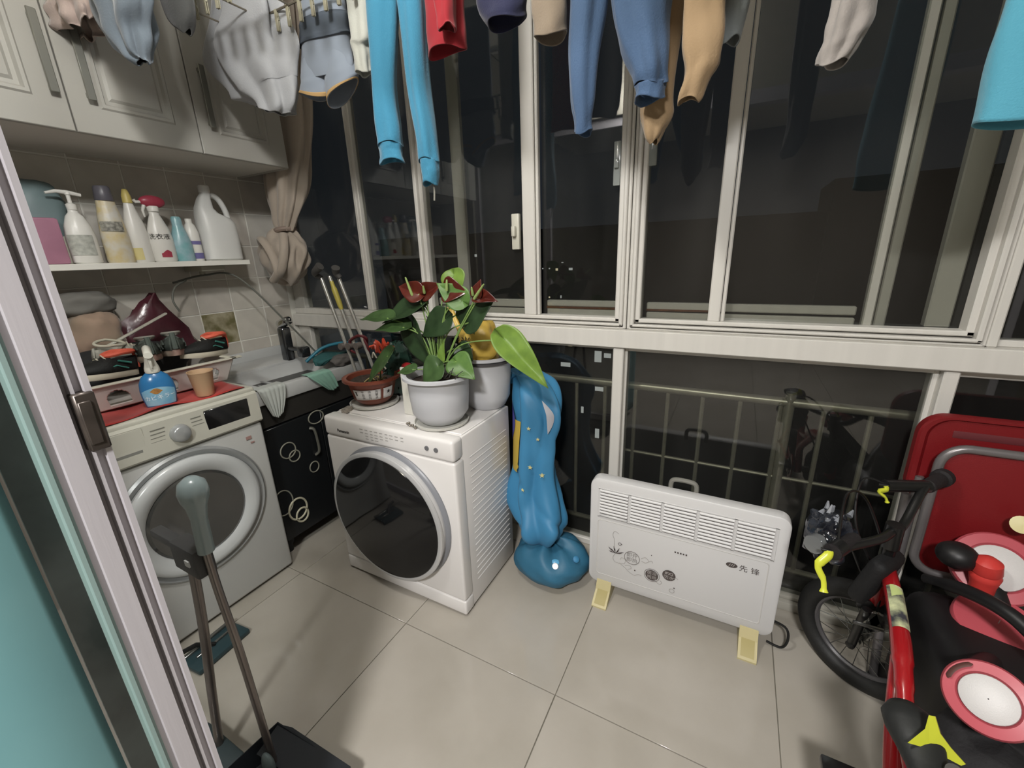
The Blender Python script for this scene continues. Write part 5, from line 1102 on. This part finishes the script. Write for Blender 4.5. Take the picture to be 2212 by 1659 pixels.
b = B(); b.tube(smoothpts([(-.887, 1.165, 1.545), (-.883, 1.165, 1.51), (-.886, 1.165, 1.478)], 5), .0028, 6); tag(b.obj('hanging_cord', M('cord_pale', '#8c8a80', .7), loc=(-.886, 1.165, 1.478)), 'short pale cord end dangling under the sky blue trouser leg', 'cord')
cl('vest', 'wide grey draped vest hanging beside the wall cabinet', 'vest', [(-1.53, 1.10, 2.42, .05, .04), (-1.54, 1.10, 2.16, .12, .05), (-1.59, 1.11, 2.05, .20, .06), (-1.60, 1.12, 1.97, .195, .06, .03), (-1.565, 1.13, 1.90, .160, .055, .02), (-1.54, 1.13, 1.85, .115, .045, -.02), (-1.530, 1.13, 1.822, .085, .04, -.022)], '#9a9c9f', 7, .20, 31, n=80)
t = thing('boxer_shorts', 'pale grey-blue boxer shorts with orange hem beside the vest', 'shorts', (-1.29, 1.16, 1.80), GC)
pbm = M('cloth_paleblue', '#7f8894', .85, sheen=.2)
garment('body', [(-1.26, 1.17, 2.42, .08, .03), (-1.27, 1.17, 2.10, .095, .035), (-1.275, 1.17, 2.02, .10, .04), (-1.285, 1.17, 1.93, .115, .035), (-1.286, 1.17, 1.89, .120, .03)], pbm, t, 3, .05, 8, n=56)
for rows_, sd in (([(-1.335, 1.17, 1.95, .050, .030), (-1.345, 1.17, 1.91, .060, .033), (-1.350, 1.17, 1.88, .062, .036), (-1.362, 1.17, 1.848, .062, .036, -.012)], 8), ([(-1.232, 1.17, 1.95, .050, .030), (-1.228, 1.17, 1.91, .060, .033), (-1.228, 1.17, 1.87, .068, .036, .012), (-1.232, 1.17, 1.836, .064, .036, .030)], 9)):
    rows_ = [r if len(r) == 6 else r+(0,) for r in rows_]
    garment('leg', rows_, pbm, t, 3, .04, sd); garment('hem', rows_, M('hem_orange', '#a98a5c', .8), t, 3, .04, sd, sel=.90, grow=1.03)
garment('waistband', [(-1.272, 1.17, 2.045, .101, .043), (-1.275, 1.17, 2.0, .108, .046), (-1.275, 1.17, 1.985, .109, .046)], M('cloth_slate', '#4a525c', .85), t, 3, .07, 8, n=56, m=8)
cl('sleeve', 'white crumpled sleeve hanging between boxers and sky blue trousers', 'sleeve', [(-1.08, 1.15, 2.42, .05, .03), (-1.088, 1.15, 2.1, .04, .03), (-1.09, 1.15, 2.0, .036, .03), (-1.095, 1.15, 1.945, .038, .03), (-1.105, 1.15, 1.93, .03, .025), (-1.105, 1.15, 1.90, .026, .022), (-1.104, 1.15, 1.862, .025, .02)], '#a9aaa2', 4, .18, 9)
t = thing('red_shirt', 'bright red shirt with open cuff hanging right of the sky blue trousers', 'shirt', (-.81, 1.15, 1.86), GC)
rd = M('cloth_red', '#8a1420', .85, sheen=.2)
garment('body', [(-.80, 1.18, 2.42, .07, .03), (-.805, 1.18, 2.05, .062, .035), (-.808, 1.18, 1.95, .060, .035), (-.808, 1.18, 1.885, .062, .035), (-.812, 1.18, 1.866, .060, .035)], rd, t, 3, .06, 10)
garment('sleeve', [(-.77, 1.13, 2.3, .04, .025), (-.772, 1.13, 2.05, .032, .025), (-.772, 1.13, 1.96, .027, .024), (-.768, 1.125, 1.90, .024, .022), (-.764, 1.12, 1.888, .021, .02)], rd, t, 4, .14, 11)
cl('navy_garment', 'very dark navy garment showing only its hem near the top', 'garment', [(-.62, 1.18, 2.42, .08, .03), (-.622, 1.18, 2.05, .072, .04), (-.622, 1.18, 1.93, .068, .04), (-.615, 1.18, 1.89, .052, .04)], '#161a3a', 3, .08, 12)
cl('sleeve', 'beige sleeve with round cuff hanging beside the navy garment', 'sleeve', [(-.48, 1.15, 2.42, .05, .03), (-.480, 1.15, 2.05, .042, .034), (-.481, 1.15, 1.93, .040, .034), (-.478, 1.15, 1.86, .040, .034), (-.477, 1.15, 1.815, .040, .032)], '#7d7060', 3, .10, 13)
t = thing('jeans', 'denim blue jogger trousers with gathered cuffs at the top centre', 'trousers', (-.3, 1.15, 1.6), GC)
dn = M('cloth_denim', '#384f6c', .85, sheen=.15, bump=.3, bscale=260, var=.06)
garment('leg', [(-.37, 1.15, 2.42, .07, .03), (-.380, 1.15, 2.1, .055, .034), (-.381, 1.15, 1.88, .043, .034), (-.392, 1.15, 1.76, .036, .032), (-.392, 1.15, 1.67, .028, .028), (-.391, 1.15, 1.62, .021, .022), (-.390, 1.15, 1.593, .021, .02)], dn, t, 4, .13, 14, m=60)
garment('leg', [(-.28, 1.14, 2.42, .09, .035), (-.268, 1.14, 2.1, .078, .04), (-.260, 1.14, 1.84, .063, .042), (-.247, 1.14, 1.75, .052, .04), (-.232, 1.14, 1.69, .040, .036), (-.228, 1.14, 1.665, .034, .03)], dn, t, 5, .12, 15, m=60)
garment('cuff', [(-.228, 1.14, 1.667, .033, .03), (-.227, 1.14, 1.65, .030, .029), (-.228, 1.14, 1.636, .033, .03)], dn, t, 8, .05, 15, m=8)
t = thing('chinos', 'tan trousers, one leg twisted, one hanging behind the denim leg', 'trousers', (-.15, 1.17, 1.6), GC)
tn = M('cloth_tan', '#8d7658', .85, sheen=.2, bump=.25, bscale=220)
garment('leg', [(-.225, 1.21, 2.42, .06, .03), (-.222, 1.21, 1.95, .05, .035), (-.226, 1.21, 1.68, .038, .034), (-.224, 1.21, 1.61, .035, .03), (-.226, 1.205, 1.575, .020, .02), (-.226, 1.205, 1.562, .010, .012)], tn, t, 4, .14, 16, m=60)
garment('leg', [(-.130, 1.15, 2.42, .05, .03), (-.130, 1.15, 1.95, .042, .034), (-.130, 1.15, 1.80, .038, .034), (-.126, 1.15, 1.73, .041, .034), (-.122, 1.15, 1.69, .034, .03), (-.130, 1.15, 1.665, .028, .026), (-.140, 1.15, 1.635, .026, .02), (-.145, 1.15, 1.622, .022, .016)], tn, t, 4, .14, 17, twist=1.6, m=60)
cl('garment', 'pale grey garment corner behind the tan trousers', 'garment', [(-.075, 1.20, 2.42, .035, .02), (-.078, 1.20, 1.95, .030, .022), (-.074, 1.20, 1.80, .026, .022), (-.074, 1.20, 1.735, .018, .02)], '#6d7374', 3, .1, 18)
cl('sleeve', 'grey and white twisted sleeve hanging alone toward the right', 'sleeve', [(.135, 1.15, 2.42, .05, .03), (.136, 1.15, 1.95, .038, .034), (.135, 1.15, 1.75, .034, .032), (.131, 1.15, 1.69, .034, .03), (.124, 1.15, 1.665, .030, .026), (.115, 1.15, 1.64, .024, .02)], '#8b8580', 5, .18, 19, twist=1.2)
t = thing('turquoise_top', 'light turquoise garment hanging at the right edge of the picture', 'garment', (.42, 1.15, 1.48), GC)
garment('body', [(.46, 1.15, 2.42, .06, .03), (.45, 1.15, 1.95, .085, .035), (.43, 1.15, 1.70, .085, .038), (.425, 1.15, 1.60, .085, .04), (.425, 1.15, 1.497, .085, .04)], M('cloth_turquoise', '#4790a5', .8, sheen=.3, bump=.3, bscale=300), t, 3, .05, 20, n=56)
cl('frilly_garment', 'pale pink frilly garment at the top left before the cabinet', 'garment', [(-1.80, .74, 2.42, .08, .03), (-1.80, .74, 2.12, .10, .035), (-1.80, .74, 2.03, .115, .04), (-1.80, .74, 1.985, .11, .035)], '#a89890', 9, .38, 22, n=64)
cl('garment', 'grey-blue garment with pale piping beside the frilly one', 'garment', [(-1.55, .74, 2.42, .07, .03), (-1.55, .74, 2.1, .11, .035), (-1.545, .74, 1.97, .105, .04), (-1.55, .74, 1.91, .075, .035), (-1.535, .74, 1.86, .035, .025), (-1.52, .74, 1.845, .018, .012)], '#626c75', 6, .28, 23, n=64)
cl('sock', 'dark grey sock hanging toe down before the cabinet doors', 'sock', [(-1.50, .86, 2.42, .05, .022), (-1.505, .86, 2.12, .062, .026), (-1.508, .86, 2.05, .066, .028), (-1.505, .86, 2.0, .058, .026), (-1.50, .86, 1.97, .040, .022), (-1.492, .86, 1.952, .012, .01)], '#3f403f', 2, .03, 24)
# clip hanger rack
t = thing('clip_hanger', 'beige wire clip hanger with many pegs above the grey vest', 'hanger', (-1.35, 1.0, 2.0))
wr = M('hanger_wire', '#6e685c', .4, metal=.3); pg = M('peg_cream', '#8f8b78', .5)
b = B()
for x in (-1.62, -1.48, -1.34, -1.20, -1.06): b.tube([(x, .93, 2.075), (x, 1.10, 2.075)], .0028, 6)
b.tube([(-1.62, .93, 2.075), (-1.0, .93, 2.075), (-1.0, 1.10, 2.075), (-1.62, 1.10, 2.075)], .0035, 6, closed=True)
for p in ((-1.62, .93), (-1.0, .93), (-1.0, 1.10), (-1.62, 1.10)): b.tube([(p[0], p[1], 2.075), (-1.31, 1.02, 2.34)], .002, 5)
b.tube(smoothpts([(-1.31, 1.02, 2.34), (-1.31, 1.08, 2.40), (-1.31, 1.15, 2.44), (-1.31, 1.18, 2.42)], 5), .003, 6); b.obj('wire_frame', wr, t)
rnd = random.Random(2); first = None
for k in range(22):
    x, y = -1.60+.028*k, (.93, 1.10)[k % 2]
    if first is None:
        b = B(); b.box(-.006, .006, -.004, -.001, -.05, .008, .001, 1); b.box(-.006, .006, .001, .004, -.05, .008, .001, 1); b.cyl((-.007, 0, -.018), (.007, 0, -.018), .0035, n=8); first = b.obj('peg', pg, t, local=True); first.location = V(x, y, 2.07)-V(*t.location)
    else: place(first, 'peg', t, (x, y, 2.07), (0, 0, rnd.uniform(-.3, .3)))
# ================================================================ LAMPS
b = B(); b.lathe([(.001, 0), (.18, 0), (.18, .03), (.001, .05)], (.12, -1.25, CE-.055), 32); o = b.obj('ceiling_lamp', M('lamp_body', '#d8d5cc', .4)); tag(o, 'round ceiling lamp in the room behind the doorway', 'lamp')
b = B(); b.lathe([(.001, 0), (.11, 0), (.11, .025), (.001, .03)], (-1.08, .52, CE-.032), 32); b.bm.free()
b = B(); b.box(-.70, -.64, .182, .20, 2.34, 2.42, .006, 2); b.tube(smoothpts([(-.67, .20, 2.38), (-.67, .26, 2.395), (-.67, .30, 2.375)], 5), .008, 8); b.cyl((-.67, .30, 2.33), (-.67, .30, 2.38), .018, n=16); o = b.obj('wall_lamp', M('lamp_body', '#d8d5cc', .4)); tag(o, 'small bulb holder on a bracket above the doorway, balcony side', 'lamp')
